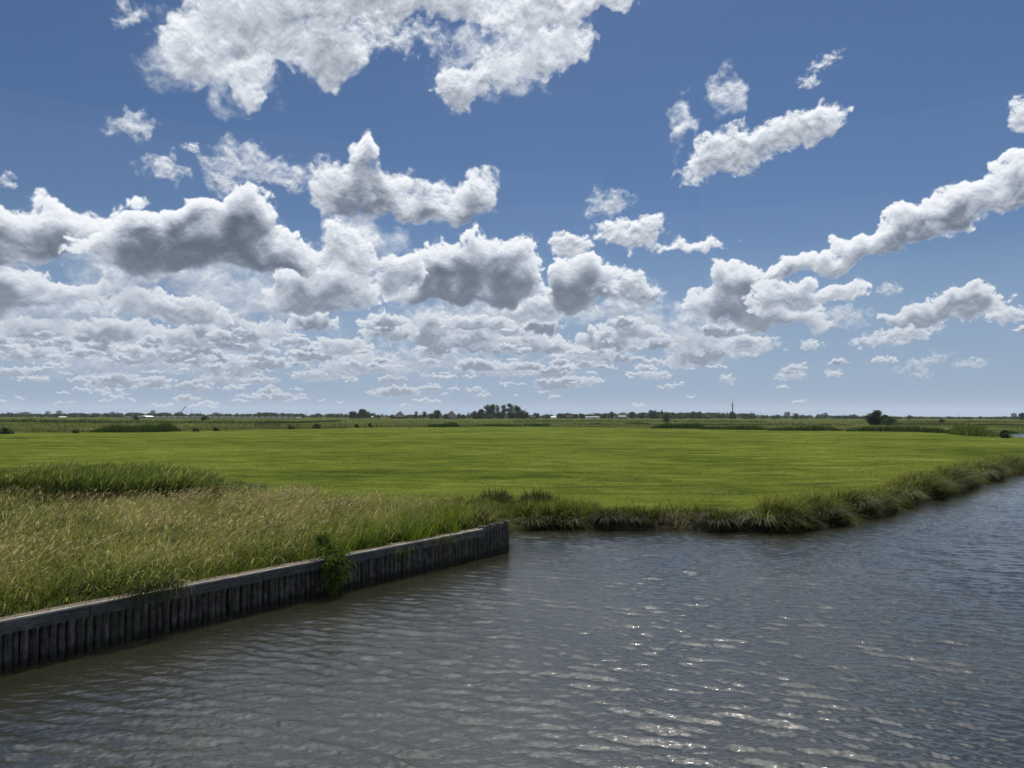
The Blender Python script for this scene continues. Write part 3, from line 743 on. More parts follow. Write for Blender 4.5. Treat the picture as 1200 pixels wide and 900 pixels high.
# bright yellow-green reeds near the end of the wall
n = 9500
u0 = G_.uniform(402, 572, n); f_ = G_.rand(n)
pp = np.array([WALL_B - WDIR * d for d in np.interp(u0, [400, 500, 572], [7.4, 3.3, .9])]) + WNRM[None] * (.25 + 3.0 * f_[:, None] ** 1.2 * np.interp(u0, [400, 450, 572], [.7, 1.0, .8])[:, None])
clk = gnoise(pp[:, 0] * 1.1 + 3, pp[:, 1] * 1.1); keep = G_.rand(n) < ramp01(clk, -.12, .30) * np.interp(u0, [400, 440, 530, 572], [.5, .6, 1, .9]); pp = pp[keep]; m_ = len(pp)
Fp = feet(pp)
tag(blades_obj('bright_reeds', [blade_mesh('', Fp, G_.uniform(.35, .95, m_), G_.uniform(.016, .036, m_), G_.normal(.22, .25, m_), G_.normal(0, .22, m_), np.clip(G_.normal(.55, .25, m_), 0, 1), 3, droop=G_.uniform(0, .3, m_))], M['iris']),
    'bright yellow-green reed leaves above the far end of the wall', 'reeds', kind='stuff')

# low turf texture on the nearer part of the pasture
n = 80000
rr = 27.5 + 130 * G_.rand(n) ** 2.2; aa = G_.uniform(R(-38), R(38), n)
P2 = np.stack([rr * np.sin(aa), rr * np.cos(aa)], 1)
ok = (poly_sd(PATCH, P2[:, 0], P2[:, 1]) > .1) & (poly_sd(CANAL, P2[:, 0], P2[:, 1]) > 1.3); P2 = P2[ok]; m_ = len(P2)
Fp = feet(P2, .02); r2 = np.hypot(P2[:, 0], P2[:, 1])
clt = gnoise(P2[:, 0] * .8, P2[:, 1] * .8) + .8 * gnoise(P2[:, 0] * .12, P2[:, 1] * .5)
kk = G_.rand(m_) < ramp01(clt, -.5, .35); P2, Fp, r2, clt = P2[kk], Fp[kk], r2[kk], clt[kk]; m_ = len(P2)
tag(blades_obj('pasture_grass', [blade_mesh('', Fp, G_.uniform(.03, .10, m_) * (1 + .8 * clt) * np.interp(r2, [28, 155], [1.0, .7]), r2 * .0009, G_.normal(.4, .5, m_), G_.normal(0, .5, m_), np.clip(G_.normal(.55, .22, m_) + .2 * clt, 0, 1), 2)], M['turf']),
    'short grazed grass of the big green pasture', 'grass', kind='stuff')

# natural bank: rough grass along the shoreline, then single drooping tussocks
SH = CANAL[3:18]
seg = np.linalg.norm(np.diff(SH, axis=0), axis=1); cum = np.concatenate([[0], np.cumsum(seg)])
def along_shore(s):
    i = np.clip(np.searchsorted(cum, s) - 1, 0, len(seg) - 1); t = (s - cum[i]) / seg[i]
    p = SH[i] * (1 - t)[:, None] + SH[i + 1] * t[:, None]; d = (SH[i + 1] - SH[i]) / seg[i][:, None]
    return p, np.stack([-d[:, 1], d[:, 0]], 1)
n = 90000
S_ = np.clip(G_.rand(n) ** 1.15, 0, 1) * 78
pp, nn_ = along_shore(S_); off = G_.uniform(-.12, 1, n) ** 1 * np.interp(S_, [0, 5, 9, 14, 30, 78], [3.4, 2.6, 1.6, 2.0, 2.4, 2.8])
off = np.where(off < 0, G_.uniform(0, .25, n), off)
pp = pp + nn_ * off[:, None]
uu_, vv_ = px_of(pp[:, 0], pp[:, 1], np.full(n, .6))
bare = ramp01(uu_, 762, 778) * ramp01(uu_, 838, 828) * ramp01(off, 1.7, 1.3)
cl_ = gnoise(pp[:, 0] * .45 + 12, pp[:, 1] * .45) + .5 * gnoise(pp[:, 0] * 1.4, pp[:, 1] * 1.4)
keep = (G_.rand(n) < (.35 + .65 * ramp01(cl_, -.45, .1)) * (1 - .93 * bare)) & (poly_sd(CANAL, pp[:, 0], pp[:, 1]) > .02)
hid = wall_coords(pp[:, 0], pp[:, 1])
pp, off, cl_, S_, nn_ = pp[keep], off[keep], cl_[keep], S_[keep], nn_[keep]; m_ = len(pp); Fp = feet(pp, .05)
wmx = np.interp(S_, [0, 5, 9, 14, 30, 78], [3.4, 2.6, 1.6, 2.0, 2.4, 2.8])
prof_ = np.clip(1.15 - np.abs(off / wmx - .30) * 1.25, .18, 1)
fin = gnoise(pp[:, 0] * 2.2, pp[:, 1] * 2.2 + 7) + .6 * gnoise(pp[:, 0] * 5, pp[:, 1] * 5)
mound = np.clip(.5 + 1.9 * gnoise(S_ * .62, S_ * 0 + 4.4) + .9 * gnoise(S_ * 1.5, S_ * 0 + 8.8), 0, 1)
H = G_.uniform(.25, .66, m_) * prof_ * np.clip(1 + .75 * cl_ + 1.0 * fin, .15, 2.1) * (.40 + .85 * mound) * np.interp(S_, [0, 10, 14, 78], [1.15, 1.15, 1.5, 1.5])
outw = np.clip(.9 - off / wmx * 1.6, -.1, .9) * (.3 + .65 * mound)
LX = G_.normal(.18, .35, m_) - nn_[:, 0] * outw; LY = G_.normal(0, .35, m_) - nn_[:, 1] * outw
tint = np.clip(G_.normal(.40, .26, m_) + .25 * cl_ + .35 * fin + .95 * (off / wmx - .38), 0, 1)  # blades darken towards the water, painting in shade at the bank foot
CORNER = np.array([(-3.2, 27.2), (-.9, 28.2), (.0, 29.75), (3.2, 30.0), (3.8, 31.4), (1.5, 33.6), (-2.5, 33.4), (-4.5, 30.5)], float)
pc = sample_poly(CORNER, 9000); fc = feet(pc, .04); cc = gnoise(pc[:, 0] * 1.3, pc[:, 1] * 1.3) + .6 * gnoise(pc[:, 0] * 3.3, pc[:, 1] * 3.3)
corner = blade_mesh('', fc, np.clip(G_.uniform(.22, .52, 9000) * (1 + .9 * cc), .06, 1), G_.uniform(.012, .032, 9000), G_.normal(.15, .45, 9000), G_.normal(0, .45, 9000), np.clip(G_.normal(.5, .25, 9000) + .3 * cc, 0, 1), 3, droop=G_.uniform(0, .5, 9000))
tag(blades_obj('bank_grass', [corner, blade_mesh('', Fp, np.clip(H, .08, 1.25), G_.uniform(.014, .040, m_) * np.interp(S_, [0, 78], [1, 2.2]), LX, LY, tint, 3, droop=np.clip(G_.uniform(.0, .5, m_) + outw * .5, 0, 1.1))], M['bank']),
    'rough dark grass and rushes overhanging the natural bank of the canal', 'grass', kind='stuff')
def tussock(name, px, py, rad, nb, label, tintm=.55, hmul=1.0, up=False):
    x, y = on_level(px, py, .15)
    # move the foot to the shoreline distance that stands on land
    for _ in range(14):
        if ground_z(np.array([x]), np.array([y]))[0] > .16: break
        y += .12
    z = float(ground_z(np.array([x]), np.array([y]))[0])
    a = G_.uniform(0, 6.283, nb); rr_ = rad * (.75 if up else .38) * np.sqrt(G_.rand(nb))
    base = np.stack([rr_ * np.cos(a), rr_ * np.sin(a), np.full(nb, -.04)], 1)
    L = G_.uniform(.55, 1.0, nb) * rad * hmul * (1 + .45 * gnoise(a * 1.3 + px, rr_ * 4))
    reach = G_.uniform(.05, .75, nb) if up else G_.uniform(.25, 1.25, nb)
    V = blade_mesh('', base, L, G_.uniform(.012, .024, nb) * (1 + y / 90), np.cos(a) * reach, np.sin(a) * reach, np.clip(G_.normal(tintm, .28, nb), 0, 1), 4, droop=np.clip(reach * .85, 0, 1.15), yaw=a + math.pi / 2 + G_.normal(0, .5, nb), power=1.3)
    o = blades_obj(name, [V], M['sedge']); o.location = (x, y, z)
    tag(o, label, 'tussock', 'sedge tussocks along the canal bank'); return o
TU = [(622, 618, .95, 700, 'pale drooping sedge tussock at the water just past the end of the timber wall', .65),
      (668, 616, .85, 600, 'second sedge tussock to the right of the wall end, straw blades touching the water', .6),
      (581, 603, 1.1, 700, 'dark upright rush clump at the pasture edge right behind the last piles', .2),
      (628, 604, 1.1, 700, 'second dark rush clump at the pasture edge, above the first drooping tussock', .2),
      (715, 617, 1.1, 700, 'broad dark rounded tussock left of the bare earth shelf', .15),
      (745, 618, .8, 380, 'low dark tussock at the left edge of the bare earth shelf', .2),
      (848, 619, 1.2, 800, 'dark shaggy tussock beginning the thick bank right of the earth shelf', .2),
      (905, 622, 1.2, 900, 'pale spiky tussock leaning over the water at the corner of the bank', .62),
      (965, 610, 1.1, 700, 'tussock with long combed blades where the bank turns away to the right', .6),
      (1010, 600, 1.3, 800, 'large drooping straw tussock halfway along the receding bank', .65),
      (1060, 588, 1.3, 700, 'greyish tussock before the dark gap in the receding bank', .6),
      (1115, 574, 1.4, 700, 'dark tussock overhanging the shaded gap of the receding bank', .2),
      (1160, 562, 1.5, 700, 'far pale tussock on the receding bank near the right side', .6)]
for (px, py, rad, nb, lab, tm) in TU: tussock('sedge_tussock', px, py, rad * .78, nb, lab, tm, up='rush' in lab)

# ------------------------------------------------------------------ timber revetment
wall = thing('timber_retaining_wall', (float(WALL_B[0]), float(WALL_B[1]), 0), 'weathered timber pile wall holding the grassy bank above the dark water', 'retaining wall', rz=math.atan2(WDIR[1], WDIR[0]))
# local frame: +X runs along the wall to its far end, +Y to the land
wrs = random.Random(3)
def pile_mesh(top, r, bot=-.9, lean=(0, 0)):
    bm = bmesh.new(); n = 9; rings = 7; prev = None; ph = wrs.uniform(0, 9)
    for k in range(rings + 1):
        z = bot + (top - bot) * k / rings
        rr_ = r * (1.0 - .04 * k / rings) * (1 + wrs.uniform(-.05, .05)) * (.90 if k == rings else 1)
        cx, cy = lean[0] * (z - bot) + wrs.uniform(-.004, .004), lean[1] * (z - bot)
        ring = [bm.verts.new((cx + rr_ * (1 + .07 * math.sin(3 * t + ph)) * math.cos(t), cy + rr_ * (1 + .07 * math.sin(2 * t + ph)) * math.sin(t), z + (wrs.uniform(-.008, .008) if k == rings else 0))) for t in [2 * math.pi * i / n for i in range(n)]]
        if prev: [bm.faces.new((prev[i], prev[(i + 1) % n], ring[(i + 1) % n], ring[i])) for i in range(n)]
        prev = ring
    c = bm.verts.new((lean[0] * (top - bot), lean[1] * (top - bot), top + .006)); [bm.faces.new((prev[i], prev[(i + 1) % n], c)) for i in range(n)]
    me = bm_mesh('pile', bm, False)
    me.polygons.foreach_set('use_smooth', np.array([len(p.vertices) == 4 for p in me.polygons]))
    return me
x = -.075; npile = 0; rest = []
while x > -21.0:
    r = wrs.uniform(.060, .084)
    xc = x - r
    end = xc > -1.55
    top = wrs.uniform(.94, 1.00) if end else wrs.uniform(.74, .80)
    if end and xc > -.5: top += .02
    if npile < 100:
        o = link('pile', pile_mesh(top, r, lean=(wrs.uniform(-.012, .012), wrs.uniform(-.01, .01))), M['pile'], wall, (xc, wrs.uniform(-.012, .012), 0))
        npile += 1
    else: rest.append((xc, r, top))
    x -= 2 * r + wrs.uniform(.000, .012)
bm = bmesh.new()
for xc, r, top in rest: bm_tube(bm, (xc, 0, -.9), (xc, 0, top), r, r * .95, 9)
tag(link('pile', bm_mesh('pile', bm), M['pile'], wall), kind='stuff')
# short return of piles at the end, turning into the bank
# waler boards on the water side, bolted, with a weathered plank along the top, painted pale as if sunlit
def board(x0, x1, z0, z1, y0, y1, name, mat, jit=.004, n=14):
    bm = bmesh.new(); prev = None
    for k in range(n + 1):
        xx = x0 + (x1 - x0) * k / n
        j = [wrs.uniform(-jit, jit) for _ in range(4)]
        ring = [bm.verts.new((xx, y0 + j[0], z0 + j[1])), bm.verts.new((xx, y1, z0 + j[1])), bm.verts.new((xx, y1, z1 + j[2])), bm.verts.new((xx, y0 + j[0], z1 + j[3]))]
        if prev: [bm.faces.new((prev[i], ring[i], ring[(i + 1) % 4], prev[(i + 1) % 4])) for i in range(4)]
        else: bm.faces.new(ring)
        prev = ring
    bm.faces.new(prev[::-1])
    bmesh.ops.recalc_face_normals(bm, faces=bm.faces)
    return link(name, bm_mesh(name, bm), mat, wall)
segs_ = [(-1.55, -5.45), (-5.47, -9.6), (-9.62, -13.4), (-13.42, -17.3), (-17.32, -21.0)]
for i, (a, b) in enumerate(segs_):
    dz = wrs.uniform(-.012, .012)
    bd = board(b, a, .675 + dz, .865 + dz, -.155, -.085, 'waler_board', M['board'])
    bm = bmesh.new(); xb = a - .3
    while xb > b + .1:
        for zz in ((.81 + dz,) if wrs.random() < .4 else (.81 + dz, .745 + dz)):
            bm_tube(bm, (xb, -.150, zz), (xb, -.172, zz), .017, .014, 7)
            bm_tube(bm, (xb, -.150, zz), (xb, -.160, zz), .030, .030, 9)
            xb -= .12
        xb -= wrs.uniform(.9, 1.3)
    link('bolt', bm_mesh('bolt', bm), M['iron'], bd)
for i, (a, b) in enumerate([(-1.60, -4.3), (-4.32, -8.1), (-8.12, -12.0), (-12.03, -16.2), (-16.23, -21.0)]):
    board(b, a, .870, .900 + wrs.uniform(0, .01), -.153, -.085 + wrs.uniform(-.01, .01), 'top_plank', M['plank'], .006)
# the earth-stained backing board that holds the soil behind the pile heads
for i, (a, b) in enumerate([(-.10, -5.2), (-5.22, -10.4), (-10.42, -15.6), (-15.62, -21.0)]):
    board(b, a, .60, .845 + wrs.uniform(0, .01), .095, .40, 'backing_board', M['backing'], .008)
# ------------------------------------------------------------------ plants hanging over the wall
def wall_pt(sx, sy, z): p = WALL_B + WDIR * sx + WNRM * sy; return np.array((p[0], p[1], z))
def wall_s(px, py, z):
    """distance along the wall of a photo column"""
    best = min(np.arange(-21, 0, .02), key=lambda s: abs(px_of(*wall_pt(s, -.1, z)[None].T)[0][0] - px)); return float(best)
s0 = wall_s(386, 650, .9)
n = 9000
t = G_.rand(n); wdt = .31 * np.sin(np.pi * np.clip(t * .85 + .12, 0, 1)) ** .6
C_ = np.stack([G_.normal(0, 1, n) * wdt * .62, -.20 - .16 * np.sin(np.pi * t) - np.abs(G_.normal(0, .07, n)), 1.42 - 1.32 * t + G_.normal(0, .05, n)], 1)
lump = gnoise(C_[:, 0] * 4 + 3, C_[:, 2] * 3.2) + .6 * gnoise(C_[:, 0] * 9, C_[:, 2] * 8 + 5); C_[:, 0] *= 1 + .55 * lump; C_ = C_[G_.rand(n) < ramp01(lump, -.55, .0)]; n = len(C_)
C_[:, 1] += ramp01(C_[:, 2], .98, 1.3) * .38 + ramp01(C_[:, 2], .9, 1.0) * G_.uniform(0, .22, n); C_[:, 0] += gnoise(C_[:, 2] * 4, C_[:, 0] * 3) * .12
hp = blades_obj('hanging_bush', [leaf_cloud(C_, G_.uniform(.03, .075, n), np.clip(G_.normal(.45, .28, n), 0, 1), .2)], M['vine'])
w0 = wall_pt(s0, 0, 0); hp.location = w0; hp.rotation_euler = (0, 0, math.atan2(WDIR[1], WDIR[0]))
tag(hp, 'dense green bush spilling over the wall boards down to the water', 'bush')
bm = bmesh.new()
for k in range(7):
    xx = wrs.uniform(-.15, .15); p0 = (xx, .12, .86); p1 = (xx * 1.5, -.22, 1.05); p2 = (xx * 2, -.30, .45 + wrs.uniform(-.2, .2))
    bm_tube(bm, p0, p1, .012, .010, 5); bm_tube(bm, p1, p2, .010, .004, 5)
link('stem', bm_mesh('stem', bm), M['bark'], hp)
def sprig(name, px, z0, nb, length, label, cat, mat, tint0, width=.35):
    s = wall_s(px, 0, z0); w = wall_pt(s, 0, 0)
    b = np.stack([G_.normal(0, width * .4, nb), G_.uniform(-.20, -.17, nb), z0 + G_.normal(0, .05, nb)], 1)
    L = G_.uniform(.5, 1, nb) * length
    V = blade_mesh('', b, L, G_.uniform(.008, .016, nb), G_.normal(0, .6, nb), -np.abs(G_.normal(.25, .2, nb)), np.clip(G_.normal(tint0, .25, nb), 0, 1), 4, droop=G_.uniform(1.1, 2.1, nb), power=1.2)
    o = blades_obj(name, [V], mat); o.location = w; o.rotation_euler = (0, 0, math.atan2(WDIR[1], WDIR[0]))
    tag(o, label, cat); return o
sprig('hanging_grass', 172, .93, 260, .62, 'dry grass clump drooping over the wall left of the hanging bush', 'grass clump', M['sedge'], .35, .75)
sprig('hanging_grass', 205, .93, 90, .45, 'thin straw sprig beside the drooping grass clump on the wall', 'grass clump', M['sedge'], .8, .25)
sprig('hanging_grass', 470, .70, 60, .40, 'few green blades growing out of the piles right of the hanging bush', 'grass clump', M['iris'], .4, .55)
sprig('hanging_grass', 520, .80, 70, .40, 'faint weeds hanging from the wall between the bush and its far end', 'grass clump', M['bank'], .4, .9)

# ------------------------------------------------------------------ the marsh and the far side of the pasture
FG = .62
F_ = np.random.RandomState(31)
def reed_belt(label, pts, height, thick, per_m, mat, name='reed_belt', cat='reeds', group='reed belts beyond the pasture', rag=.35, wid=.10):
    w_ = [on_level(px, py, FG) for px, py in pts]
    w_ = np.array(w_, float); sg = np.linalg.norm(np.diff(w_, axis=0), axis=1); cm = np.concatenate([[0], np.cumsum(sg)])
    n = int(min(16000, cm[-1] * per_m)); s = F_.rand(n) * cm[-1]
    i = np.clip(np.searchsorted(cm, s) - 1, 0, len(sg) - 1); t = ((s - cm[i]) / sg[i])[:, None]
    p = w_[i] * (1 - t) + w_[i + 1] * t
    r = np.hypot(p[:, 0], p[:, 1])[:, None]; p = p + p / r * (F_.rand(n, 1) * thick + gnoise(s * .06, s * 0 + 3.3)[:, None] * thick * .3)
    env = 1 + rag * 1.6 * gnoise(s * .09 + len(pts), s * 0 + height) + rag * gnoise(s * .4, s * 0 + 9)
    endf = sstep(s, 0, 5) * sstep(cm[-1] - s, 0, 5)
    H = height * F_.uniform(.65, 1.05, n) * np.clip(env, .25, 1.6) * (.35 + .65 * endf)
    Pp = np.stack([p[:, 0], p[:, 1], ground_z(p[:, 0], p[:, 1]) - .1], 1)
    c = w_.mean(0); zc = float(ground_z(np.array([c[0]]), np.array([c[1]]))[0]); Pp = Pp - np.array([c[0], c[1], zc])
    V = blade_mesh('', Pp, H, F_.uniform(.6, 1.5, n) * wid * (1 + r[:, 0] / 700), F_.normal(.15, .22, n), F_.normal(0, .2, n), np.clip(F_.normal(.5, .24, n) + .25 * gnoise(s * .05 + 9, s * 0), 0, 1), 2)
    o = blades_obj(name, [V], mat); o.location = (c[0], c[1], zc)
    return tag(o, label, cat, group)
fr_, st_ = M['farreed'], M['straw']
reed_belt('far dark reed belt along the whole left side under the city skyline', [(-170, 495), (0, 494.5), (150, 496), (300, 496.5), (345, 496)], 2.0, 14, 16, fr_)
reed_belt('dark reeds at the field edge at the extreme left', [(-120, 509), (-40, 508.5), (17, 508.5)], 1.4, 5, 60, fr_)
reed_belt('straw coloured reed strip behind the pasture left of the dark green thicket', [(-150, 506.5), (20, 506), (110, 505.5)], 1.1, 16, 30, st_)
reed_belt('dense dark green thicket of reeds at the far left edge of the pasture', [(106, 507), (150, 507), (185, 506.5), (212, 505.5)], 1.9, 8, 90, fr_)
reed_belt('pale straw reeds between the green thicket and the wooden gate', [(205, 505.5), (260, 505), (300, 503.5)], 1.0, 14, 40, st_)
reed_belt('scrubby reeds around the wooden gate at the field edge', [(296, 503), (340, 503), (375, 502.5), (410, 502)], 1.0, 9, 55, st_)
reed_belt('thin dark sedge line behind the gate', [(300, 497), (345, 496), (400, 494)], 1.1, 6, 30, fr_)
reed_belt('straw reeds in front of the left tree group and pyramid roof farm', [(395, 501), (450, 500.5), (500, 499.5)], .8, 14, 28, st_)
reed_belt('dark reed clump in front of the second pyramid roof farm', [(500, 500.3), (520, 500.8), (540, 500.2)], 1.5, 6, 70, fr_)
reed_belt('dark reed line in front of the big grove', [(556, 499.5), (590, 500), (625, 499.8), (648, 499.3)], 1.1, 6, 55, fr_)
reed_belt('short dark reed strip between the grove and the white sheds', [(686, 497.5), (712, 497.6)], .9, 8, 120, fr_)
reed_belt('short dark reed strip left of the pale willow', [(732, 497), (766, 497.6)], 1.0, 8, 120, fr_)
reed_belt('dark dense reed belt below the pale willow', [(762, 502), (790, 502.3), (816, 502.6), (830, 502.5)], 1.9, 6, 70, fr_)
reed_belt('long dark reed belt below the transmission tower', [(820, 503.3), (860, 503.8), (905, 504.2)], 1.5, 6, 60, fr_)
reed_belt('dark reed belt between the tower and the lone round tree', [(900, 504.6), (945, 505), (988, 505.2)], 1.6, 6, 60, fr_)
reed_belt('dark reed belt in front of the lone round tree', [(990, 505.6), (1040, 506), (1080, 506.6), (1118, 508)], 1.5, 6, 60, fr_)
reed_belt('broad bright green reed bed left of the little pool', [(1112, 509), (1135, 511), (1155, 512), (1176, 512.6)], 2.0, 16, 130, M['reed'], wid=.07)
reed_belt('second reed line behind the long belt under the tower', [(790, 498.6), (860, 498.4), (930, 498.8), (1000, 499)], 1.0, 8, 22, fr_)
reed_belt('reeds behind the lone round tree reaching to the right', [(1030, 498), (1100, 497.6), (1200, 499), (1330, 500)], 1.1, 8, 26, fr_)
reed_belt('reeds on the far shore of the little pool at the right', [(1176, 505.6), (1205, 505.9), (1300, 506.4)], 1.9, 8, 50, fr_)
reed_belt('thin far reed line at the foot of the middle tree line', [(600, 493.8), (750, 494.2), (900, 494.6)], 1.3, 12, 14, fr_)
reed_belt('thin far reed line at the foot of the right tree line', [(1040, 494.6), (1180, 495.2), (1320, 495.6)], 1.4, 12, 14, fr_)
# knee high cover between the belts
mp = []
for k in range(26000):
    px = F_.uniform(-120, 1320); e = np.interp(px, [p[0] for p in FIELD_EDGE], [p[1] for p in FIELD_EDGE]); py = 492.6 + (e - 492.6) * F_.rand() ** .7
    mp.append(on_level(px, py, FG))
mp = np.array(mp); ok = (poly_sd(POOL, mp[:, 0], mp[:, 1]) > 1) & (gnoise(mp[:, 0] * .03, mp[:, 1] * .02) + .6 * gnoise(mp[:, 0] * .12, mp[:, 1] * .05) > -.12); mp = mp[ok]; m_ = len(mp)
rr = np.hypot(mp[:, 0], mp[:, 1]); cl_ = gnoise(mp[:, 0] * .025 + 5, mp[:, 1] * .02)
V = blade_mesh('', np.stack([mp[:, 0], mp[:, 1], ground_z(mp[:, 0], mp[:, 1]) - .05], 1), F_.uniform(.3, .7, m_), rr * .0016, F_.normal(.2, .4, m_), F_.normal(0, .4, m_), np.clip(F_.normal(.5, .2, m_) + .7 * cl_, 0, 1), 2)
tag(blades_obj('marsh_cover', [V], M['straw']), 'low rushes and straw coloured marsh plants beyond the pasture', 'marsh plants', kind='stuff')

# ------------------------------------------------------------------ trees
def spot(px, D):
    d = ray(px, 487); return d.x / d.y * D, D
def crown_np(w, h, base, kind, n, leaf, rs):
    lobes = []
    H = h - base
    nl = {'round': 16, 'tall': 30, 'broad': 20, 'spire': 14, 'bush': 14, 'loose': 12}[kind]
    for k in range(nl):
        f = rs.rand()
        prof = {'round': math.sin(math.pi * (.12 + .80 * f)) ** .7, 'tall': .55 + .45 * math.sin(math.pi * f), 'broad': math.sin(math.pi * (.25 + .68 * f)) ** .8,
                'spire': 1.05 - .95 * f, 'bush': (1 - f ** 2.2) ** .5, 'loose': math.sin(math.pi * (.2 + .7 * f))}[kind]
        a = rs.uniform(0, 6.283); rad = w * .5 * prof * rs.uniform(.25, .78)
        s = rs.uniform(.24, .38) * min(w, H) * (.75 if kind in ('loose', 'spire') else 1) * (.6 + .5 * prof)
        lobes.append((rad * math.cos(a), rad * math.sin(a), base + H * (.08 + .84 * f), s, s * rs.uniform(.65, .95)))
    lobes = np.array(lobes); pick = rs.choice(nl, n, p=lobes[:, 3] ** 2 / (lobes[:, 3] ** 2).sum())
    v = rs.normal(0, 1, (n, 3)); v /= np.linalg.norm(v, axis=1)[:, None]; rr_ = (rs.rand(n) ** .45)[:, None] * rs.uniform(.85, 1.22, (n, 1))
    L = lobes[pick]; C_ = L[:, :3] + v * rr_ * L[:, [3, 3, 4]]
    C_[:, 2] = np.clip(C_[:, 2], base * .6, h * 1.02)
    return C_
CROWNS = {}
def tree(name, px, ytop, wpx, D, kind, mat, label, group='trees on the horizon', n=1500, base_f=.06, cat='tree', vname=None):
    x, y = spot(px, D); z = float(ground_z(np.array([x]), np.array([y]))[0])
    h = at_depth(px, ytop, D)[1] - z; w = wpx / FPX * math.hypot(x, y)
    rs = np.random.RandomState(int(px * 7) % 9973)
    leaf = max(.16, min(w, h) * (.110 if n < 3000 else .045))
    w *= 1.22 if kind == 'tall' else 1.1
    C_ = crown_np(w, h, h * (.03 if kind == 'tall' else base_f), kind, n, leaf, rs)
    V, Q, t, a = leaf_cloud(C_, rs.uniform(.7, 1.5, n) * leaf, np.clip(rs.normal(.5, .25, n), 0, 1), .1, .8)
    t_ = thing(name, (x, y, z), label, cat, group)
    link('crown', mesh_np('crown', V, Q, {'tint': t, 'along': a}), mat, t_)
    bm = bmesh.new(); r = max(.10, h * .022); lean = rs.normal(0, .03, 2) * h
    mid = (lean[0] * .5, lean[1] * .5, h * .42); top = (lean[0], lean[1], h * .86)
    bm_tube(bm, (0, 0, -.3), mid, r, r * .72, 8); bm_tube(bm, mid, top, r * .72, r * .15, 8)
    for k in range(6):
        a = rs.uniform(0, 6.283); f = rs.uniform(.22, .62); q = h * rs.uniform(.12, .26); s0_ = (lean[0] * f, lean[1] * f, h * f)
        bm_tube(bm, s0_, (s0_[0] + math.cos(a) * w * .3, s0_[1] + math.sin(a) * w * .3, s0_[2] + q), r * .38, r * .08, 6)
    link('trunk', bm_mesh('trunk', bm), M['bark'], t_)
    return t_
dk, md, pl = M['leaf'], M['leaf_mid'], M['leaf_pale']
GA = 'trees around the left farm group'; GG = 'trees of the big grove'; GM = 'trees of the middle tree line'; GR = 'trees of the right tree line'
